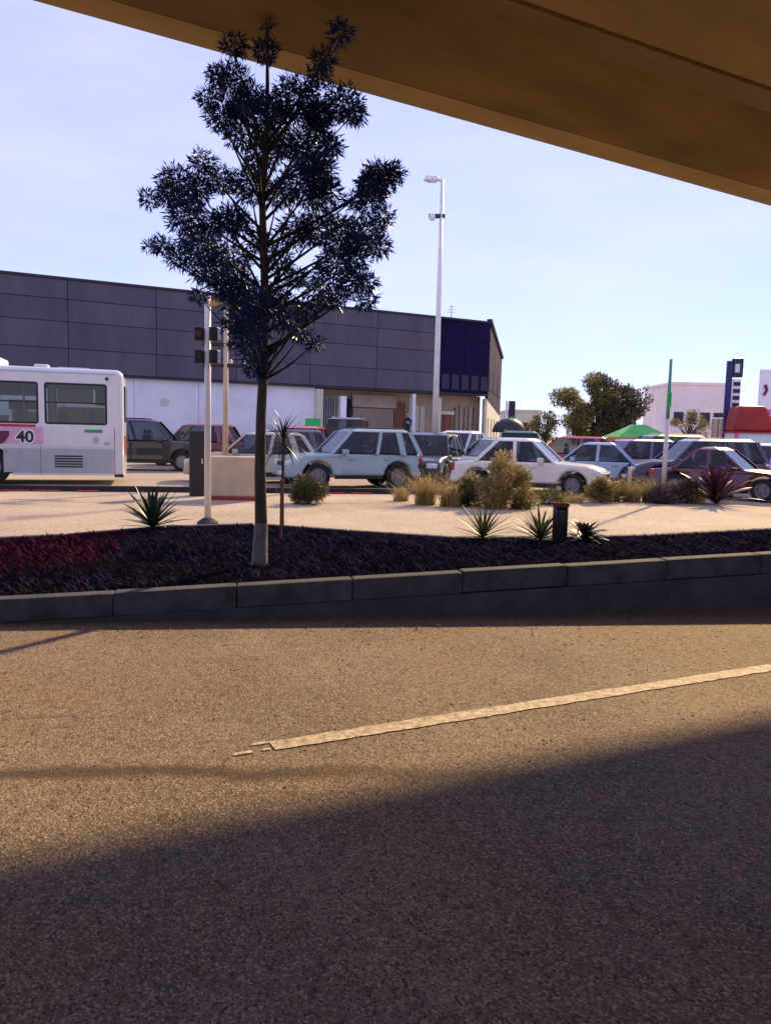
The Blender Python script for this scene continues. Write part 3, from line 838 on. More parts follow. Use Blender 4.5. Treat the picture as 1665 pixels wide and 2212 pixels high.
ao = ant.build('antenna', M['steel']); ao.location = B0+bdir*ax-bnr*1.0+Vector((0, 0, ZT+.04)); tag(ao, 'small aerial standing on the warehouse roof', 'antenna')

# pale buildings in the distance
def far_building(name, x0, x1, d, top, m, label, nwin):
    a, b = at(x0, 940, d), at(x1, 940, d); zt = at((x0+x1)/2, top, d).z
    root = empty(name, (a.x, d, 0), 0, label, 'building'); L_ = b.x-a.x
    MB().box(0, L_, 0, 9, -.2, zt).build('walls', m, root)
    MB().box(-.12, L_+.12, -.12, 9.1, zt+.002, zt+.28).build('parapet', m, root)
    for k in range(nwin):
        xw = L_*(k+.5)/nwin
        f = MB().box(xw-.5, xw+.5, -.05, .0, zt*.45, zt*.45+1.2).build('window', M['car_glass'], root)
        MB().box(xw-.58, xw+.58, -.08, -.0, zt*.45-.1, zt*.45-.003).build('sill', m, f)
    return root
far_building('pink_building', 1448, 1562, 80, 832, M['pink_wall'], 'pale pink low building behind the sign pillar', 4)
far_building('cream_building', 1100, 1166, 95, 890, M['cream_wall'], 'low cream building right of the warehouse', 3)

# ---------------------------------------------------------------- bus
BT = R(17); br = at(269, 1000, 21.0); br.z = 0
bus = empty('bus', br, BT, 'grey white city bus at the left edge', 'bus')
bus.location = br
def evaluated(obj):
    dg = bpy.context.evaluated_depsgraph_get()
    me = bpy.data.meshes.new_from_object(obj.evaluated_get(dg))
    return me
def beveled_box(x0, x1, y0, y1, z0, z1, w, seg=4, cond=None):
    bm = bmesh.new(); bmesh.ops.create_cube(bm, size=1)
    for v in bm.verts:
        v.co = Vector((x0 if v.co.x < 0 else x1, y0 if v.co.y < 0 else y1, z0 if v.co.z < 0 else z1))
    ed = [e for e in bm.edges if cond is None or cond(e)]
    bmesh.ops.bevel(bm, geom=ed, offset=w, segments=seg, affect='EDGES', profile=.5)
    me = bpy.data.meshes.new('tmp'); bm.to_mesh(me); bm.free(); return me
LB, WB = 9.6, 2.45
def toplong(e):
    return max(v.co.z for v in e.verts) > 3 and min(v.co.z for v in e.verts) > 3 or (abs(e.verts[0].co.z-e.verts[1].co.z) > 1)
outer = bpy.data.objects.new('tmp_outer', beveled_box(-LB, 0, 0, WB, .27, 3.12, .20, 5, toplong)); col.objects.link(outer)
cut = MB(); cut.box(-LB+.08, -.08, .07, WB-.07, .5, 3.02)
co_ = cut.build('tmp_inner', M['bus']); 
wins = [(-1.98, -.42), (-3.86, -2.12), (-5.7, -4.0), (-7.5, -5.84)]
cut2 = []
for a, b in wins:
    me = beveled_box(a, b, -.5, WB+.5, 1.62, 2.72, .07, 3, lambda e: abs(e.verts[0].co.y-e.verts[1].co.y) > 1)
    o = bpy.data.objects.new('tmp_cut', me); col.objects.link(o); cut2.append(o)
wh = MB(); n = 24
wh.v = []; ring = []
wx = -3.32
wh.tube([(wx, -.3, .47), (wx, .5, .47)], .56, 24); wo = wh.build('tmp_wheelcut', M['bus']); cut2.append(wo)
for o in [co_]+cut2:
    m = outer.modifiers.new('b', 'BOOLEAN'); m.operation = 'DIFFERENCE'; m.object = o; m.solver = 'EXACT'
bme = evaluated(outer); bme.name = 'bus_body'; bme.materials.clear()
for o in [outer, co_]+cut2: bpy.data.objects.remove(o)
body = link_mesh('body', bme, M['bus'], bus)
for a, b in wins:
    for y in (.03, WB-.05):
        w = MB().box(a+.01, b-.01, y, y+.012, 1.63, 2.71).build('window', M['glass'], bus)
        fr = MB()
        for q in (((a, a+.05), (1.62, 2.72)), ((b-.05, b), (1.62, 2.72)), ((a+.05, b-.05), (1.62, 1.675)), ((a+.05, b-.05), (2.665, 2.72))):
            fr.box(q[0][0], q[0][1], y-.022, y-.002, q[1][0], q[1][1])
        if y < 1: fr.box(a+.05, b-.05, y-.018, y-.002, 2.18, 2.215)
        fr.build('window_rubber', M['black_paint'], w)
for a in (-.95, -1.7, -2.75, -3.5, -4.4, -5.2, -6.2, -7.0):
    for y in (.25, 1.45):
        st = MB().box(a-.06, a+.06, y, y+.78, 1.0, 2.02).box(a-.44, a-.061, y, y+.78, .98, 1.1).build('seat', M['seat'], bus, bevel=.04)
for x0_, x1_, z0_, z1_, mm in ((-1.9, -.50, 1.64, 2.14, 'glimpse_cloth'), (-1.9, -.92, 2.24, 2.66, 'glimpse_cloth'), (-.86, -.48, 2.2, 2.7, 'dark_metal'), (-2.9, -2.2, 1.64, 1.98, 'glimpse_cloth'), (-3.8, -3.2, 1.64, 1.85, 'glimpse_cloth'), (-3.8, -2.2, 2.42, 2.7, 'dark_metal'), (-3.2, -2.25, 2.02, 2.3, 'dark_metal')):
    MB().box(x0_, x1_, WB-.16, WB-.15, z0_, z1_).build('glimpse_panel', M[mm], bus)  # added panels imitating lit and dark parts of the bus interior
MB().tube([(-1.9, .55, .6), (-1.9, .55, 3.0)], .03, 8).build('grab_pole', M['orange'], bus)
MB().tube([(-2.6, .9, .6), (-2.6, .9, 3.0)], .03, 8).build('grab_pole', M['yellow'], bus)
MB().box(-LB+.3, -.3, .5, 1.9, 2.9, 3.0).build('ceiling_panel', M['yellow'], bus)
MB().box(-LB+.12, -.12, .1, WB-.1, .55, .62).build('floor', M['dark_metal'], bus)
bw = MB(); bw.tube([(wx, -.0, .47), (wx, .26, .47)], [.47, .47], 28); bwo = bw.build('wheel', M['rubber'], bus, bevel=.03)
MB().tube([(wx, -.02, .47), (wx, -.002, .47)], [.24, .27], 20).build('rim', M['rim'], bwo)
MB().tube([(wx-3.9, -.0, .47), (wx-3.9, .26, .47)], [.47, .47], 28).build('wheel', M['rubber'], bus)
# side panels, proud of the skin
for a0, a1 in ((-2.08, -.26), (-3.0, -2.10)):
    MB().box(a0+.01, a1-.01, -.012, -.001, .34, .98).build('skirt_panel', M['bus_low'], bus, bevel=.006)
MB().box(-LB+.3, -.25, -.016, -.001, 1.03, 1.07).build('trim_strip', M['bus'], bus)
MB().box(-LB+.3, -2.2, -.012, -.001, 1.535, 1.60).build('red_stripe', M['redfilm'], bus)
MB().box(-LB+.3, -2.02, -.008, -.001, 1.08, 1.53).build('pink_film', M['pinkfilm'], bus)
MB().box(-3.95, -3.13, -.013, -.0085, 1.10, 1.44).build('sign_board', M['sign_white'], bus)
MB().box(-3.9, -3.20, -.017, -.0135, 1.20, 1.40).build('maroon_panel', M['maroon'], bus)
mb = MB(); mb.prism([(-3.08, 1.42), (-2.84, 1.42), (-2.84, 1.30), (-2.96, 1.12), (-3.08, 1.06)], -.013, -.0085); mb.build('dark_emblem', M['maroon'], bus)
for xs_ in (-2.09, -.24, -4.6):
    MB().box(xs_-.006, xs_+.006, -.004, -.0005, .3, 1.56).build('panel_seam', M['dark_metal'], bus)
for k in range(5): MB().box(-1.75, -1.05, -.018, -.0125, .48+.07*k, .52+.07*k).build('vent_slat', M['dark_metal'], bus)
MB().box(-LB+.3, -.2, -.02, -.001, 2.985, 3.0).build('rain_gutter', M['bus_low'], bus)
MB().box(-1.0, -.55, -.013, -.001, 1.42, 1.50).build('route_sticker', M['green_cloth'], bus)
MB().box(-.50, -.36, -.02, -.001, 1.10, 1.18).build('door_latch', M['bus_low'], bus, bevel=.01)
MB().tube([(-.72, -.012, 1.22), (-.72, .01, 1.22)], .09, 14).build('fuel_cap', M['bus_low'], bus)
MB().tube([(-.42, -.02, 2.86), (-.42, .01, 2.86)], .045, 12).build('side_marker', M['black_paint'], bus)
MB().tube([(-2.92, -.012, .86), (-2.92, .01, .86)], .055, 12).build('vent_hole', M['black_paint'], bus)
MB().box(-.25, -.02, -.02, .1, .22, .30).build('bumper_end', M['black_paint'], bus)
for y in (.3, WB-.5): MB().box(-.001, .03, y, y+.2, .8, 1.35).build('tail_light', M['lamp_r'], bus, bevel=.01)
MB().box(-.001, .04, .35, WB-.35, 1.75, 2.7).build('rear_window', M['car_glass'], bus)
MB().box(-5.4, -3.12, .4, 2.0, 3.121, 3.38).build('roof_pod', M['white'], bus, bevel=.06)
MB().box(-2.25, -1.9, .3, .7, 3.121, 3.2).build('roof_vent', M['white'], bus, bevel=.03)
MB().box(-1.7, -.9, .6, 1.6, 3.121, 3.17).build('roof_hatch', M['bus_low'], bus, bevel=.02)
def text(body_, size, loc, rot, m, parent, name, depth=.004, offset=0):
    cu = bpy.data.curves.new(name, 'FONT'); cu.body = body_; cu.size = size; cu.extrude = depth; cu.offset = offset
    cu.align_x = 'CENTER'; cu.align_y = 'CENTER'; cu.resolution_u = 3
    o = bpy.data.objects.new(name, cu); col.objects.link(o)
    bpy.context.view_layer.update()
    me = evaluated(o); bpy.data.objects.remove(o)
    t = link_mesh(name, me, m, parent); me.materials.clear(); me.materials.append(m)
    t.location = loc; t.rotation_euler = rot; return t
text('40', .42, (-2.46, -.010, 1.265), (R(90), 0, 0), M['sign_white'], bus, 'number_outline', .003, .045)
text('40', .42, (-2.46, -.016, 1.265), (R(90), 0, 0), M['black_paint'], bus, 'number', .004, .012)

# ---------------------------------------------------------------- cars
wheel_cache = {}
def make_wheel(parent, x, y, r, side):
    key = round(r, 3)
    if key not in wheel_cache:
        n = 22; mb = MB()
        mb.lathe([(r*.62, -.09), (r*.9, -.10), (r, -.07), (r, .07), (r*.9, .10), (r*.66, .09), (r*.64, .03)], n=n)
        me = mb.mesh('tyre', smooth=False); me.materials.append(M['rubber'])
        rb = MB(); rb.lathe([(r*.635, .031), (r*.635, .092), (r*.58, .088), (r*.54, .04), (r*.18, .045), (r*.13, .085)], n=n)
        for k in range(5):
            t = k*2*math.pi/5
            rb.box(r*.1, r*.55, -r*.085, r*.085, .046, .078, Matrix.Rotation(t, 4, 'Z'))
        rm = rb.mesh('rim'); rm.materials.append(M['rim'])
        wheel_cache[key] = (me, rm)
    me, rm = wheel_cache[key]
    o = bpy.data.objects.new('wheel', me); col.objects.link(o); o.parent = parent
    o.location = (x, y, r); o.rotation_euler = (R(90) if side < 0 else R(-90), 0, 0)
    p = bpy.data.objects.new('rim', rm); col.objects.link(p); p.parent = o
    return o
def car(name, x, Y, rz, c, label, kind='hatch', L_=4.1, wid=1.72, hgt=1.5, group='cars parked in the lot', gl=None, dark=None):
    p = at(x, 1000, Y); p.z = .004
    root = empty(name, p, rz, label, {'suv': 'car', 'hatch': 'car', 'sedan': 'car', 'van': 'van', 'pickup': 'pickup truck'}[kind], group)
    pm = paint(name+'_paint', c); gm = gl or M['car_glass']
    hl = L_/2; r = .31 if kind in ('hatch', 'sedan') else .36
    zb = .22 if kind in ('hatch', 'sedan') else .30
    belt = hgt*(.60 if kind != 'van' else .52)
    fx, rx = hl-.82, -hl+.78                     # axles
    hood = {'hatch': .62, 'sedan': .6, 'suv': .66, 'van': .62, 'pickup': .66}[kind]*hgt*.98
    hood = min(hood, belt)
    wsb = {'hatch': hl-1.15, 'sedan': hl-1.35, 'suv': hl-1.25, 'van': hl-.75, 'pickup': hl-1.4}[kind]    # windscreen base
    wst = wsb-{'van': .45}.get(kind, .62)
    rb_ = {'hatch': -hl+.08, 'sedan': -hl+.75, 'suv': -hl+.08, 'van': -hl+.05, 'pickup': -.55}[kind]      # rear glass base
    rt_ = rb_+{'hatch': .38, 'sedan': .55, 'suv': .28, 'van': .08, 'pickup': .12}[kind]
    def arch(ax):
        R_ = r+.07
        return [(ax+R_*math.cos(t), zb+max(0, (r-zb)+R_*math.sin(t))) for t in [math.pi*k/8 for k in range(9)]]
    top = [(-hl, zb+.1), (-hl-.0, belt*.62), (-hl+.05, belt-.04 if kind != 'sedan' else belt-.08), (rb_ if kind in ('sedan',) else -hl+.12, belt), (wsb, belt),
           (hl-.5, hood-.05), (hl-.12, hood-.16), (hl, hood-.34), (hl, zb+.1), (hl-.06, zb)]
    bot = arch(fx)+arch(rx)
    prof = top+[q for q in bot]+[(-hl+.05, zb)]
    # body slices: narrower towards top/outside
    ys = [-wid/2+.02, -wid/2, -wid/2+.0, 0, wid/2, wid/2-.02]
    mb = MB(); mb.prism(prof, -wid/2, wid/2)
    for i, v in enumerate(mb.v):                 # plan taper and tumblehome
        t = abs(v[0])/hl; k = 1-.10*max(0, t-.6)/.4-.06*max(0, v[2]-belt*.65)/(belt*.35)
        mb.v[i] = (v[0]-(.06*math.copysign(1, v[0]) if False else 0), v[1]*k, v[2])
    b_ = mb.build('body', pm, root, smooth=True, bevel=.085, seg=4); b_.modifiers[0].harden_normals = True
    wb, wt = wid*.46, wid*.36
    zr = hgt-.03
    cx_ = (rb_+wsb)/2
    MB().box(rb_+.1, wsb-.1, -wb+.06, wb-.06, belt-.03, belt+.012).build('cabin_tray', M['black_paint'], root)
    for xs_ in ([wsb-.95, wsb-1.85] if kind != 'pickup' else [wsb-.75]):
        if xs_ < rb_+.2: continue
        for sgn in (-1, 1):
            MB().box(xs_-.08, xs_+.06, sgn*.12, sgn*(wb-.16), belt, belt+.22).box(xs_-.06, xs_+.04, sgn*.24, sgn*(wb-.30), belt+.24, belt+.40).build('seat', M['jacket'], root, bevel=.03)
    G = MB(); G.hexa([(rb_, -wb, belt-.02), (wsb, -wb, belt-.02), (wsb, wb, belt-.02), (rb_, wb, belt-.02),
                      (rt_, -wt, zr), (wst, -wt, zr), (wst, wt, zr), (rt_, wt, zr)])
    go = G.build('windows', M['auto_glass'], root, smooth=True, bevel=.06, seg=3); go.modifiers[0].harden_normals = True
    rf = MB(); rf.hexa([(rt_-.06, -wt-.03, zr-.03), (wst+.06, -wt-.03, zr-.03), (wst+.06, wt+.03, zr-.03), (rt_-.06, wt+.03, zr-.03),
                        (rt_+.10, -wt+.12, hgt+.035), (wst-.2, -wt+.12, hgt+.035), (wst-.2, wt-.12, hgt+.035), (rt_+.10, wt-.12, hgt+.035)])
    ro_ = rf.build('roof', pm, root, smooth=True, bevel=.05, seg=3); ro_.modifiers[0].harden_normals = True
    for sgn in (-1, 1):       # doors, proud of the flank so that their gaps show
        yk = wid/2*.985
        for d0, d1 in ([(-.38, wsb-.25), (rx+r+.16, -.42)] if kind != 'pickup' else [(-.45, wsb-.25)]):
            dm = MB(); y0_, y1_ = sgn*(yk-.02), sgn*(yk+.022)
            dm.hexa([(d0+.01, y0_, zb+.12), (d1-.01, y0_, zb+.12), (d1-.01, y1_, zb+.12), (d0+.01, y1_, zb+.12),
                     (d0+.01, y0_-sgn*.03, belt*.93), (d1-.01, y0_-sgn*.03, belt*.93), (d1-.01, y1_-sgn*.03, belt*.93), (d0+.01, y1_-sgn*.03, belt*.93)])
            dm.build('door', pm, root, bevel=.012)
        MB().box(rx+r+.12, fx-r-.12, sgn*(yk-.03), sgn*(yk+.012), zb-.01, zb+.09).build('sill_trim', M['black_paint'], root, bevel=.01)
    for sgn in (-1, 1):
        def side(t, z): # point on the side glass
            xb, xt = rb_+(wsb-rb_)*t, rt_+(wst-rt_)*t
            f = (z-belt)/(zr-belt); return Vector((xb+(xt-xb)*f, sgn*(wb+(wt-wb)*f), z))
        for t, w in [(0.0, .07), (1.0, .045), (.5, .05)]+([(.20, .09)] if kind in ('suv', 'hatch') else []):
            a, b2 = side(t, belt-.03), side(t, zr)
            d = Vector((w, 0, 0)); o = Vector((0, sgn*.014, 0)); i_ = Vector((0, -sgn*.03, 0))
            MB().hexa([a-d+i_, a+d+i_, a+d+o, a-d+o, b2-d+i_, b2+d+i_, b2+d+o, b2-d+o]).build('pillar', pm, root)
    for sgn in (-1, 1):
        MB().box(wsb-.42, wsb-.25, sgn*(wb+.02), sgn*(wb+.2), belt-.02, belt+.12).build('mirror', pm, root, bevel=.03)
        for ax in (fx, rx): make_wheel(root, ax, sgn*(wid/2-.11), r, sgn)
        for xh in (.12, -.95):
            MB().box(xh, xh+.16, sgn*(wid/2*.985), sgn*(wid/2*.985+.04), belt*.83, belt*.83+.035).build('door_handle', pm if kind != 'van' else M['black_paint'], root)
        MB().box(hl-.16, hl+.012, sgn*(wid*.40), sgn*(wid*.22), hood-.36, hood-.22).build('headlight', M['lamp_w'], root, bevel=.03)
        MB().box(-hl-.012, -hl+.10, sgn*(wid*.44), sgn*(wid*.30), belt*.66, belt*.9).build('tail_light', M['lamp_r'], root, bevel=.02)
    MB().box(-wid*.0+hl-.05, hl+.02, -wid*.2, wid*.2, hood-.37, hood-.25).build('grille', M['black_paint'], root, bevel=.01)
    MB().box(hl-.10, hl+.03, -wid*.44, wid*.44, zb+.03, zb+.2).build('front_bumper', pm if not dark else M['black_paint'], root, bevel=.03)
    MB().box(-hl-.03, -hl+.10, -wid*.44, wid*.44, zb+.05, zb+.25).build('rear_bumper', pm if not dark else M['black_paint'], root, bevel=.03)
    MB().box(hl+.031, hl+.037, -.22, .22, zb+.08, zb+.18).build('number_plate', M['plate'], root)
    MB().box(-hl-.037, -hl-.031, -.22, .22, zb+.10, zb+.20).build('number_plate', M['plate'], root)
    if kind in ('suv', 'van'):
        for sgn in (-1, 1):
            MB().tube([(rt_+.2, sgn*(wt-.06), hgt+.06), (wst-.3, sgn*(wt-.06), hgt+.06)], .018, 6).build('roof_rail', M['dark_metal'], root)
    if kind == 'pickup':
        MB().box(-hl+.12, rb_-.1, -wid*.36, wid*.36, belt-.01, belt+.012).build('bed_cover', M['black_paint'], root)
    return root
car('parked_car', 318, 29, R(6), (.012, .012, .016), 'black estate car partly hidden behind the bus', 'suv', 4.5, 1.8, 1.85, dark=1)
car('parked_car', 545, 23.6, R(188), (.50, .45, .36), 'beige hatchback half hidden behind the street tree', 'hatch', 3.9, 1.65, 1.5)
car('parked_car', 752, 22.3, R(203), (.30, .43, .45), 'pale teal silver car facing left beside the dry grass', 'suv', 4.0, 1.74, 1.66)
car('parked_car', 655, 30, R(262), (.55, .035, .04), 'bright red car facing the street behind the silver car', 'hatch', 4.0, 1.75, 1.75)
car('parked_van', 750, 32.5, R(268), (.014, .014, .016), 'black van behind the silver car', 'van', 4.6, 1.9, 2.15, dark=1)
car('parked_car', 838, 29, R(190), (.06, .14, .30), 'blue hatchback behind the silver car', 'hatch', 3.8, 1.68, 1.55)
car('parked_car', 925, 24.4, R(255), (.03, .04, .04), 'dark grey car facing the street behind the dry grass', 'suv', 4.2, 1.75, 1.6, dark=1)
car('pickup_truck', 992, 27.5, R(232), (.62, .64, .66), 'white pickup truck behind the dry grass', 'pickup', 4.7, 1.8, 1.7)
car('parked_car', 1062, 26.0, R(200), (.40, .58, .55), 'pale green car partly hidden by the big bush', 'hatch', 3.9, 1.7, 1.5)
car('parked_car', 600, 27.5, R(184), (.05, .06, .10), 'dark blue car between the beige hatchback and the red car', 'hatch', 4.0, 1.7, 1.6)
car('parked_car', 1215, 30.5, R(170), (.40, .03, .035), 'red car under the broad dark tree', 'hatch', 4.0, 1.7, 1.6)
car('parked_car', 1120, 30.0, R(80), (.05, .14, .09), 'dark green car behind the cream white saloon', 'suv', 4.0, 1.75, 1.75)
car('parked_car', 420, 33.0, R(175), (.22, .02, .03), 'maroon car behind the black cabinet', 'hatch', 4.0, 1.7, 1.75)
car('parked_car', 1410, 31.0, R(186), (.02, .02, .03), 'black car behind the green topped pole', 'suv', 4.3, 1.75, 1.75, dark=1)
car('parked_car', 1146, 21.9, R(-22), (.80, .77, .66), 'cream white saloon car facing right beside the big bush', 'sedan', 4.25, 1.72, 1.5)
car('parked_car', 1268, 25.6, R(165), (.30, .42, .58), 'light blue car behind the cream white saloon', 'sedan', 4.3, 1.7, 1.42)
car('parked_car', 1350, 27.5, R(190), (.15, .07, .20), 'purple car under the green canopy', 'hatch', 3.9, 1.7, 1.55)
car('parked_car', 1492, 24.4, R(182), (.050, .045, .10), 'dark blue purple car right of the green sign pole', 'suv', 4.2, 1.75, 1.6)
car('parked_car', 1572, 21.6, R(-40), (.11, .008, .028), 'crimson car behind the large purple agave', 'sedan', 3.9, 1.7, 1.38)
car('parked_car', 1640, 28, R(215), (.16, .34, .66), 'blue car parked by the red roofed kiosk', 'hatch', 3.5, 1.6, 1.5)

# ---------------------------------------------------------------- poles, lamps, signs
# traffic signal on a white pole in front of the far road
p = gp(449, 1141)
sg = empty('traffic_signal', p, R(-5), 'white traffic signal pole left of the street tree', 'traffic light')
zt = at(452, 640, p.y).z
MB().lathe([(.19, -.02), (.17, .10), (.09, .16), (.07, .17)], n=14).build('foundation', M['kerb'], sg)
MB().tube([(0, 0, .05), (0, 0, zt)], [.055, .048], 12).build('pole', M['white'], sg, smooth=True)
for (zy, dx, lens) in ((722, -.02, 'lamp_r'), (771, .0, 'black_paint')):
    z = at(450, zy, p.y).z
    for s in (-1, 1):
        h = MB().box(s*.05 if s > 0 else -.19, .19 if s > 0 else -.05, -.10, .08, z-.11, z+.11).build('signal_head', M['black_paint'], sg, bevel=.02)
        MB().tube([(s*.12, -.115, z), (s*.12, -.101, z)], .05, 12).build('lens', M['maroon'] if (lens == 'lamp_r' and s < 0) else M['dark_metal'], h)
MB().box(.05, .24, -.03, .03, zt-.14, zt-.06).build('bracket', M['yellow'], sg)
p2 = gp(487, 1052)
z2 = at(490, 668, p2.y).z
ps = empty('utility_pole', p2, 0, 'thin cream utility pole behind the traffic signal', 'pole')
MB().tube([(0, 0, -.05), (.01, 0, z2)], [.085, .06], 10).build('pole', M['beige'], ps, smooth=True)
for zy in (745, 790):
    z = at(490, zy, p2.y).z
    MB().box(-.62, .62, -.05, .05, z-.05, z+.05).build('crossarm', M['dark_metal'], ps)
    for k in (-.5, .15, .5): MB().lathe([(.03, .051), (.045, .08), (.03, .11), (.045, .14), (.02, .17)], (k, 0, z), 8).build('insulator', M['steel'], ps)
# tall street lamp
lp = at(937, 1000, 26.5); lp.z = 0
tl_ = at(957, 388, 26.5)
sl = empty('street_lamp', lp, 0, 'tall white street lamp with single lamp head', 'street lamp')
top = tl_-lp
MB().tube([(0, 0, 0), Vector((0, 0, .9))], [.16, .16], 12).build('base', M['white'], sl, smooth=True)
MB().tube([(0, 0, .85), Vector((0, 0, top.z*.55)), Vector((0, 0, top.z))], [.115, .09, .055], 12).build('pole', M['white'], sl, smooth=True)
MB().tube([(0, 0, top.z-.08), (-.12, 0, top.z+.02), (-.3, 0, top.z+.02)], .045, 8).build('arm', M['white'], sl, smooth=True)
lh = MB(); lh.hexa([(-.62, -.13, top.z-.05), (-.1, -.10, top.z-.05), (-.1, .10, top.z-.05), (-.62, .13, top.z-.05),
                    (-.55, -.08, top.z+.12), (-.16, -.06, top.z+.10), (-.16, .06, top.z+.10), (-.55, .08, top.z+.12)])
lh.build('lamp_head', M['sign_white'], sl, bevel=.03)
MB().box(-.5, -.2, -.07, .07, top.z-.09, top.z-.051).build('lamp_glass', M['lamp_w'], sl)
zc = at(950, 467, 26.5).z
MB().box(-.42, .12, -.06, .06, zc-.06, zc+.06).build('camera_bracket', M['dark_metal'], sl)
MB().lathe([(.02, -.16), (.10, -.12), (.12, -.02), (.10, .06)], (-.30, 0, zc), 12).build('camera_dome', M['sign_white'], sl)
# sign pole on the right
sp = gp(1430, 1085); zt = at(1452, 776, sp.y).z; zm = at(1443, 905, sp.y).z
gpole = empty('sign_pole', sp, 0, 'thin green topped pole on the right verge', 'pole')
MB().lathe([(.24, -.03), (.22, .06), (.12, .10)], n=12).build('foundation', M['kerb'], gpole)
MB().tube([(0, 0, .03), (0, 0, zm)], [.062, .055], 10).build('pole', M['steel'], gpole, smooth=True)
MB().tube([(0, 0, zm-.02), (0, 0, zt)], [.045, .035], 10).build('upper_pole', mat('green_grey_paint', (.10, .30, .24), .5), gpole, smooth=True)
zA, zB_ = at(1446, 880, sp.y).z, at(1448, 848, sp.y).z
MB().box(-.06, .05, -.055, -.046, zA, zB_).build('sign_plate', M['green_cloth'], gpole)
# short pale post
pp = gp(1356, 1080); zt = at(1361, 1010, pp.y).z
po = empty('post', pp, 0, 'short pale post in the dry grass', 'post')
MB().tube([(0, 0, -.03), (0, 0, zt)], [.05, .045], 10).build('shaft', M['beige'], po, smooth=True)
MB().lathe([(.26, -.02), (.2, .04), (.06, .07)], n=12).build('foundation', M['kerb'], po)
# thin stake in the bed
st = onbed(606, 1165)
MBs = MB().tube([(0, 0, -.1), (.005, 0, at(607, 1035, st.y).z-st.z)], .016, 7).build('stake', M['rust']); MBs.location = st
tag(MBs, 'thin rusty stake beside the slender yucca', 'stake')
# signal at the warehouse corner
tp_ = at(1099, 1000, 44); tp_.z = 0
s2 = empty('traffic_signal', tp_, 0, 'small green signal on a pale pole by the warehouse corner', 'traffic light')
ztt = at(1098, 866, 44).z
MB().tube([(-.25, 0, 0), (-.25, 0, ztt)], .07, 8).build('pole', M['white'], s2, smooth=True)
hd = MB().box(-.14, .22, -.12, .12, ztt-1.25, ztt).build('signal_head', M['black_paint'], s2, bevel=.04)
for k, mm in enumerate((M['dark_metal'], M['dark_metal'], M['cone_green'])):
    MB().tube([(.04, -.15, ztt-.22-.4*k), (.04, -.121, ztt-.22-.4*k)], .15, 12).build('lens', mm, hd)
# black parasol beside the corner
um = at(1096, 1000, 42); um.z = 0
pa = empty('parasol', um, 0, 'black domed parasol at the warehouse corner', 'parasol')
zu = at(1096, 903, 42).z
MB().lathe([(.92, zu-.78), (.90, zu-.62), (.72, zu-.28), (.38, zu-.06), (.03, zu)], n=16).build('canopy', M['dark_metal'], pa, smooth=True)
MB().tube([(0, 0, 0), (0, 0, zu-.1)], .035, 8).build('pole', M['dark_metal'], pa)
MB().lathe([(.3, 0), (.3, .08), (.1, .12)], n=12).build('foot', M['dark_metal'], pa)
# black cabinet by the kerb
cb = gp(428, 1071)
cab = empty('utility_cabinet', cb, R(8), 'tall narrow black cabinet left of the traffic signal', 'cabinet')
hc = at(428, 930, cb.y).z
MB().box(-.19, .19, -.15, .15, -.02, hc).build('housing', M['black_paint'], cab, bevel=.03)
MB().box(-.16, .16, -.163, -.151, .12, hc-.1).build('door', M['dark_metal'], cab, bevel=.01)
MB().box(.10, .13, -.18, -.164, hc*.5, hc*.5+.12).build('handle', M['steel'], cab)
# beige block with red base
bb = gp(512, 1079)
blk = empty('concrete_block', bb, R(6), 'beige painted concrete block with red base behind the tree', 'block')
hb = at(512, 986, bb.y).z
MB().box(-.58, .58, -.25, .25, .082, hb).build('body', M['beige'], blk, bevel=.03)
MB().box(-.60, .60, -.27, .27, -.02, .08).build('base', M['red_paint'], blk, bevel=.01)
# green canopy with stall
cn = at(1372, 1000, 36); cn.z = 0
gz = empty('market_canopy', cn, R(4), 'bright green canopy on posts over the parked cars', 'canopy')
zg = at(1372, 917, 36).z; zl = at(1372, 950, 36).z
cb_ = MB()
cb_.hexa([(-1.45, -1.2, zl), (1.45, -1.2, zl), (1.45, 1.2, zl), (-1.45, 1.2, zl), (-.25, -.12, zg), (.35, -.12, zg), (.35, .12, zg), (-.25, .12, zg)])
cb_.build('roof', M['green_cloth'], gz)
for a in (-1.4, 1.4):
    for b in (-1.15, 1.15): MB().tube([(a, b, 0), (a, b, zl+.02)], .03, 6).build('post', M['white'], gz)
MB().box(-1.44, 1.44, -1.22, -1.205, zl-.12, zl+.01).build('valance', M['sign_white'], gz)
sn = at(1340, 1000, 33); sn.z = 0
sb = empty('banner_board', sn, 0, 'red and orange board below the green canopy', 'sign')
zb0, zb1 = at(1340, 968, 33).z, at(1340, 944, 33).z
MB().box(-.62, .62, -.02, .02, zb0, zb1).build('board', M['orange'], sb)
MB().box(.15, .60, -.03, -.021, zb0+.04, zb1-.04).build('red_field', M['redfilm'], sb)
MB().box(-.30, .02, -.03, -.021, zb0+.12, zb1-.1).build('white_field', M['sign_white'], sb)
for a in (-.5, .5): MB().tube([(a, 0.05, 0), (a, .05, zb1)], .025, 6).build('leg', M['steel'], sb)
# green sign board left
gs = at(675, 1000, 40); gs.z = 0
g2 = empty('sign_board', gs, 0, 'small green board behind the red car', 'sign')
z0_, z1_ = at(675, 921, 40).z, at(675, 904, 40).z
MB().box(-.4, .4, -.02, .02, z0_, z1_).build('board', M['cone_green'], g2)
for a in (-.3, .3): MB().tube([(a, .04, 0), (a, .04, z1_)], .03, 6).build('leg', M['steel'], g2)
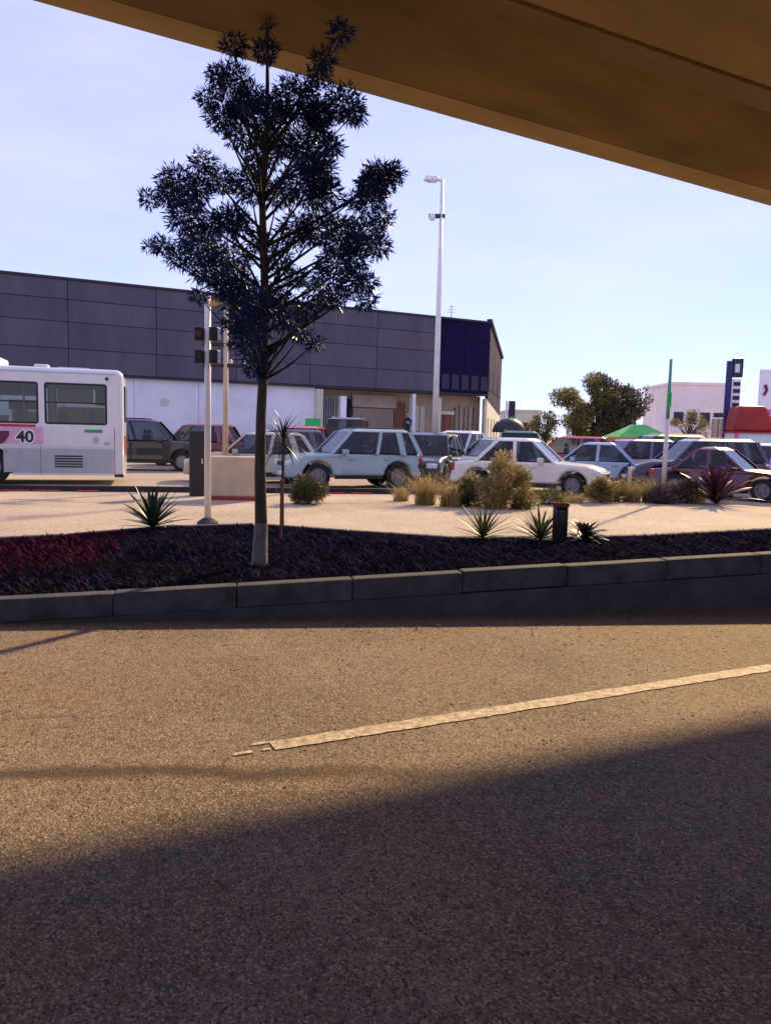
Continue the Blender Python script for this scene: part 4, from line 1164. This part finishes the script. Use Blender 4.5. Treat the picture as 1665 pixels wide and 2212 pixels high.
# sign pillar with stacked characters
pd = 34.0
pb = at(1567, 1000, pd); pb.z = 0
pil = empty('sign_pillar', pb, R(-6), 'tall dark blue sign pillar with stacked dark characters', 'sign')
z1 = at(1580, 774, pd).z
lean = .0
MB().box(-.22, -.02, -.12, .12, 0, z1-.12).build('post', M['sign_navy'], pil)
MB().box(-.019, .36, -.10, .10, .0, z1-.9).build('face', M['sign_white'], pil)
MB().box(-.02, .42, -.14, .14, z1-.82, z1).build('cap', M['black_paint'], pil, bevel=.05)
MB().box(.06, .26, -.155, -.141, z1-.62, z1-.25).build('emblem', M['kiosk'], pil)
z = z1-1.02
for k in range(7):
    MB().box(.05, .345, -.125, -.101, z-.17, z).build('character', M['black_paint'] if k < 5 else M['sign_navy'], pil, bevel=.03)
    z -= .30
# kiosk
kd = 33.0
kp = at(1612, 1000, kd); kp.z = 0
ks = empty('kiosk', kp, R(-8), 'red roofed pale blue kiosk at the right edge', 'kiosk')
zk, zr_ = at(1612, 936, kd).z, at(1612, 878, kd).z
MB().box(-.78, .85, -.7, .7, -.02, zk).build('walls', M['kiosk'], ks)
MB().box(-.80, -.62, -.73, -.701, 0, zk-.002).build('corner_strip', M['pink'], ks)
MB().box(-.45, .6, -.735, -.701, .95, 1.45).build('hatch', M['car_glass'], ks)
MB().box(-.52, .66, -.9, -.702, .84, .90).build('counter', M['sign_white'], ks)
MB().box(-.85, .92, -.78, .78, zk+.001, zk+.07).build('eave', M['redroof'], ks)
rf = MB(); rf.prism([(-.82, zk+.072), (.92, zk+.072), (.84, zk+.40), (.62, zk+.72), (.38, zr_), (-.68, zr_), (-.78, zk+.5)], -.74, .74)
rf.build('roof', M['redroof'], ks, bevel=.12, seg=3)
# hoarding on the right
hd_ = 46.0
h0, h1 = at(1628, 1000, hd_), at(1760, 1000, hd_); h0.z = 0
ho = empty('hoarding', h0, 0, 'white and pink hoarding behind the kiosk', 'billboard')
zt_, zp = at(1650, 798, hd_).z, at(1650, 888, hd_).z
LL = h1.x-h0.x
MB().box(0, LL, 0, .12, .6, zt_).build('panel', M['sign_white'], ho)
MB().box(.0, LL, -.03, -.002, zp-.16, zp+.1).build('pink_band', M['pink'], ho)
MB().box(.0, LL, -.02, -.002, .6, zp-.5).build('pink_field', M['pinkfilm'], ho)
MB().tube([(.30, -.03, zt_-.9), (.42, -.03, zt_-1.2), (.26, -.03, zt_-1.5)], .09, 8).build('emblem', M['maroon'], ho)
for a in (.2, LL*.5, LL-.2): MB().tube([(a, .2, 0), (a, .2, zt_-.3)], .08, 8).build('leg', M['steel'], ho)
# pale posts left of the pillar
for k, (x, lab) in enumerate(((1537, 'left of two pale gate posts beside the sign pillar'), (1549, 'right of two pale gate posts beside the sign pillar'))):
    q = at(x, 1000, 45); q.z = 0; zt = at(x, 905, 45).z
    o = empty('gate_post', q, 0, lab, 'post', 'pale gate posts')
    MB().box(-.13, .13, -.13, .13, -.02, zt).build('shaft', M['tan_wall'], o)
    MB().box(-.17, .17, -.17, .17, zt+.001, zt+.08).build('cap', M['sign_white'], o)

# ---------------------------------------------------------------- person on the terrace
fa, _ = wall(857, 900)
fp = B0+bdir*fa+bnr*1.6; fp.z = 1.15
per = empty('person', fp, 0, 'person in dark clothes and orange cap by the roller shutter', 'person')
def skin_body(name, pts, edges, rad, m, parent):
    me = bpy.data.meshes.new(name); me.from_pydata(pts, edges, [])
    o = link_mesh(name, me, m, parent)
    md = o.modifiers.new('skin', 'SKIN'); 
    for v, r_ in zip(me.skin_vertices[0].data, rad): v.radius = (r_, r_)
    me.skin_vertices[0].data[0].use_root = True
    sd = o.modifiers.new('sub', 'SUBSURF'); sd.levels = sd.render_levels = 1
    return o
pts = [(0,0,.95),(0,0,1.15),(0,0,1.38),(0,0,1.50),(0,-.01,1.60),(0,-.01,1.72),(-.19,0,1.40),(-.24,.02,1.12),(-.22,-.08,.88),(.19,0,1.40),(.25,.02,1.12),(.20,-.10,.90),
       (-.10,0,.88),(-.11,-.01,.48),(-.11,0,.07),(-.12,-.12,.03),(.10,0,.88),(.12,-.01,.48),(.13,0,.07),(.15,-.12,.03)]
ed = [(0,1),(1,2),(2,3),(3,4),(4,5),(2,6),(6,7),(7,8),(2,9),(9,10),(10,11),(0,12),(12,13),(13,14),(14,15),(0,16),(16,17),(17,18),(18,19)]
rad = [.14,.13,.14,.06,.09,.08,.07,.05,.035,.07,.05,.035,.09,.065,.045,.04,.09,.065,.045,.04]
skin_body('body', pts, ed, rad, M['jacket'], per)
MB().lathe([(.085, 1.50), (.10, 1.58), (.09, 1.66), (.05, 1.70)], (0, -.02, 0), 12).build('face', M['skin'], per, smooth=True)
MB().lathe([(.115, 1.66), (.12, 1.70), (.10, 1.77), (.04, 1.80)], (0, 0, 0), 12).build('cap', M['orange'], per, smooth=True)
MB().box(-.08, .08, -.165, -.13, 1.1, 1.3).build('chest_badge', mat('blue_badge', (.12, .28, .7), .6), per)
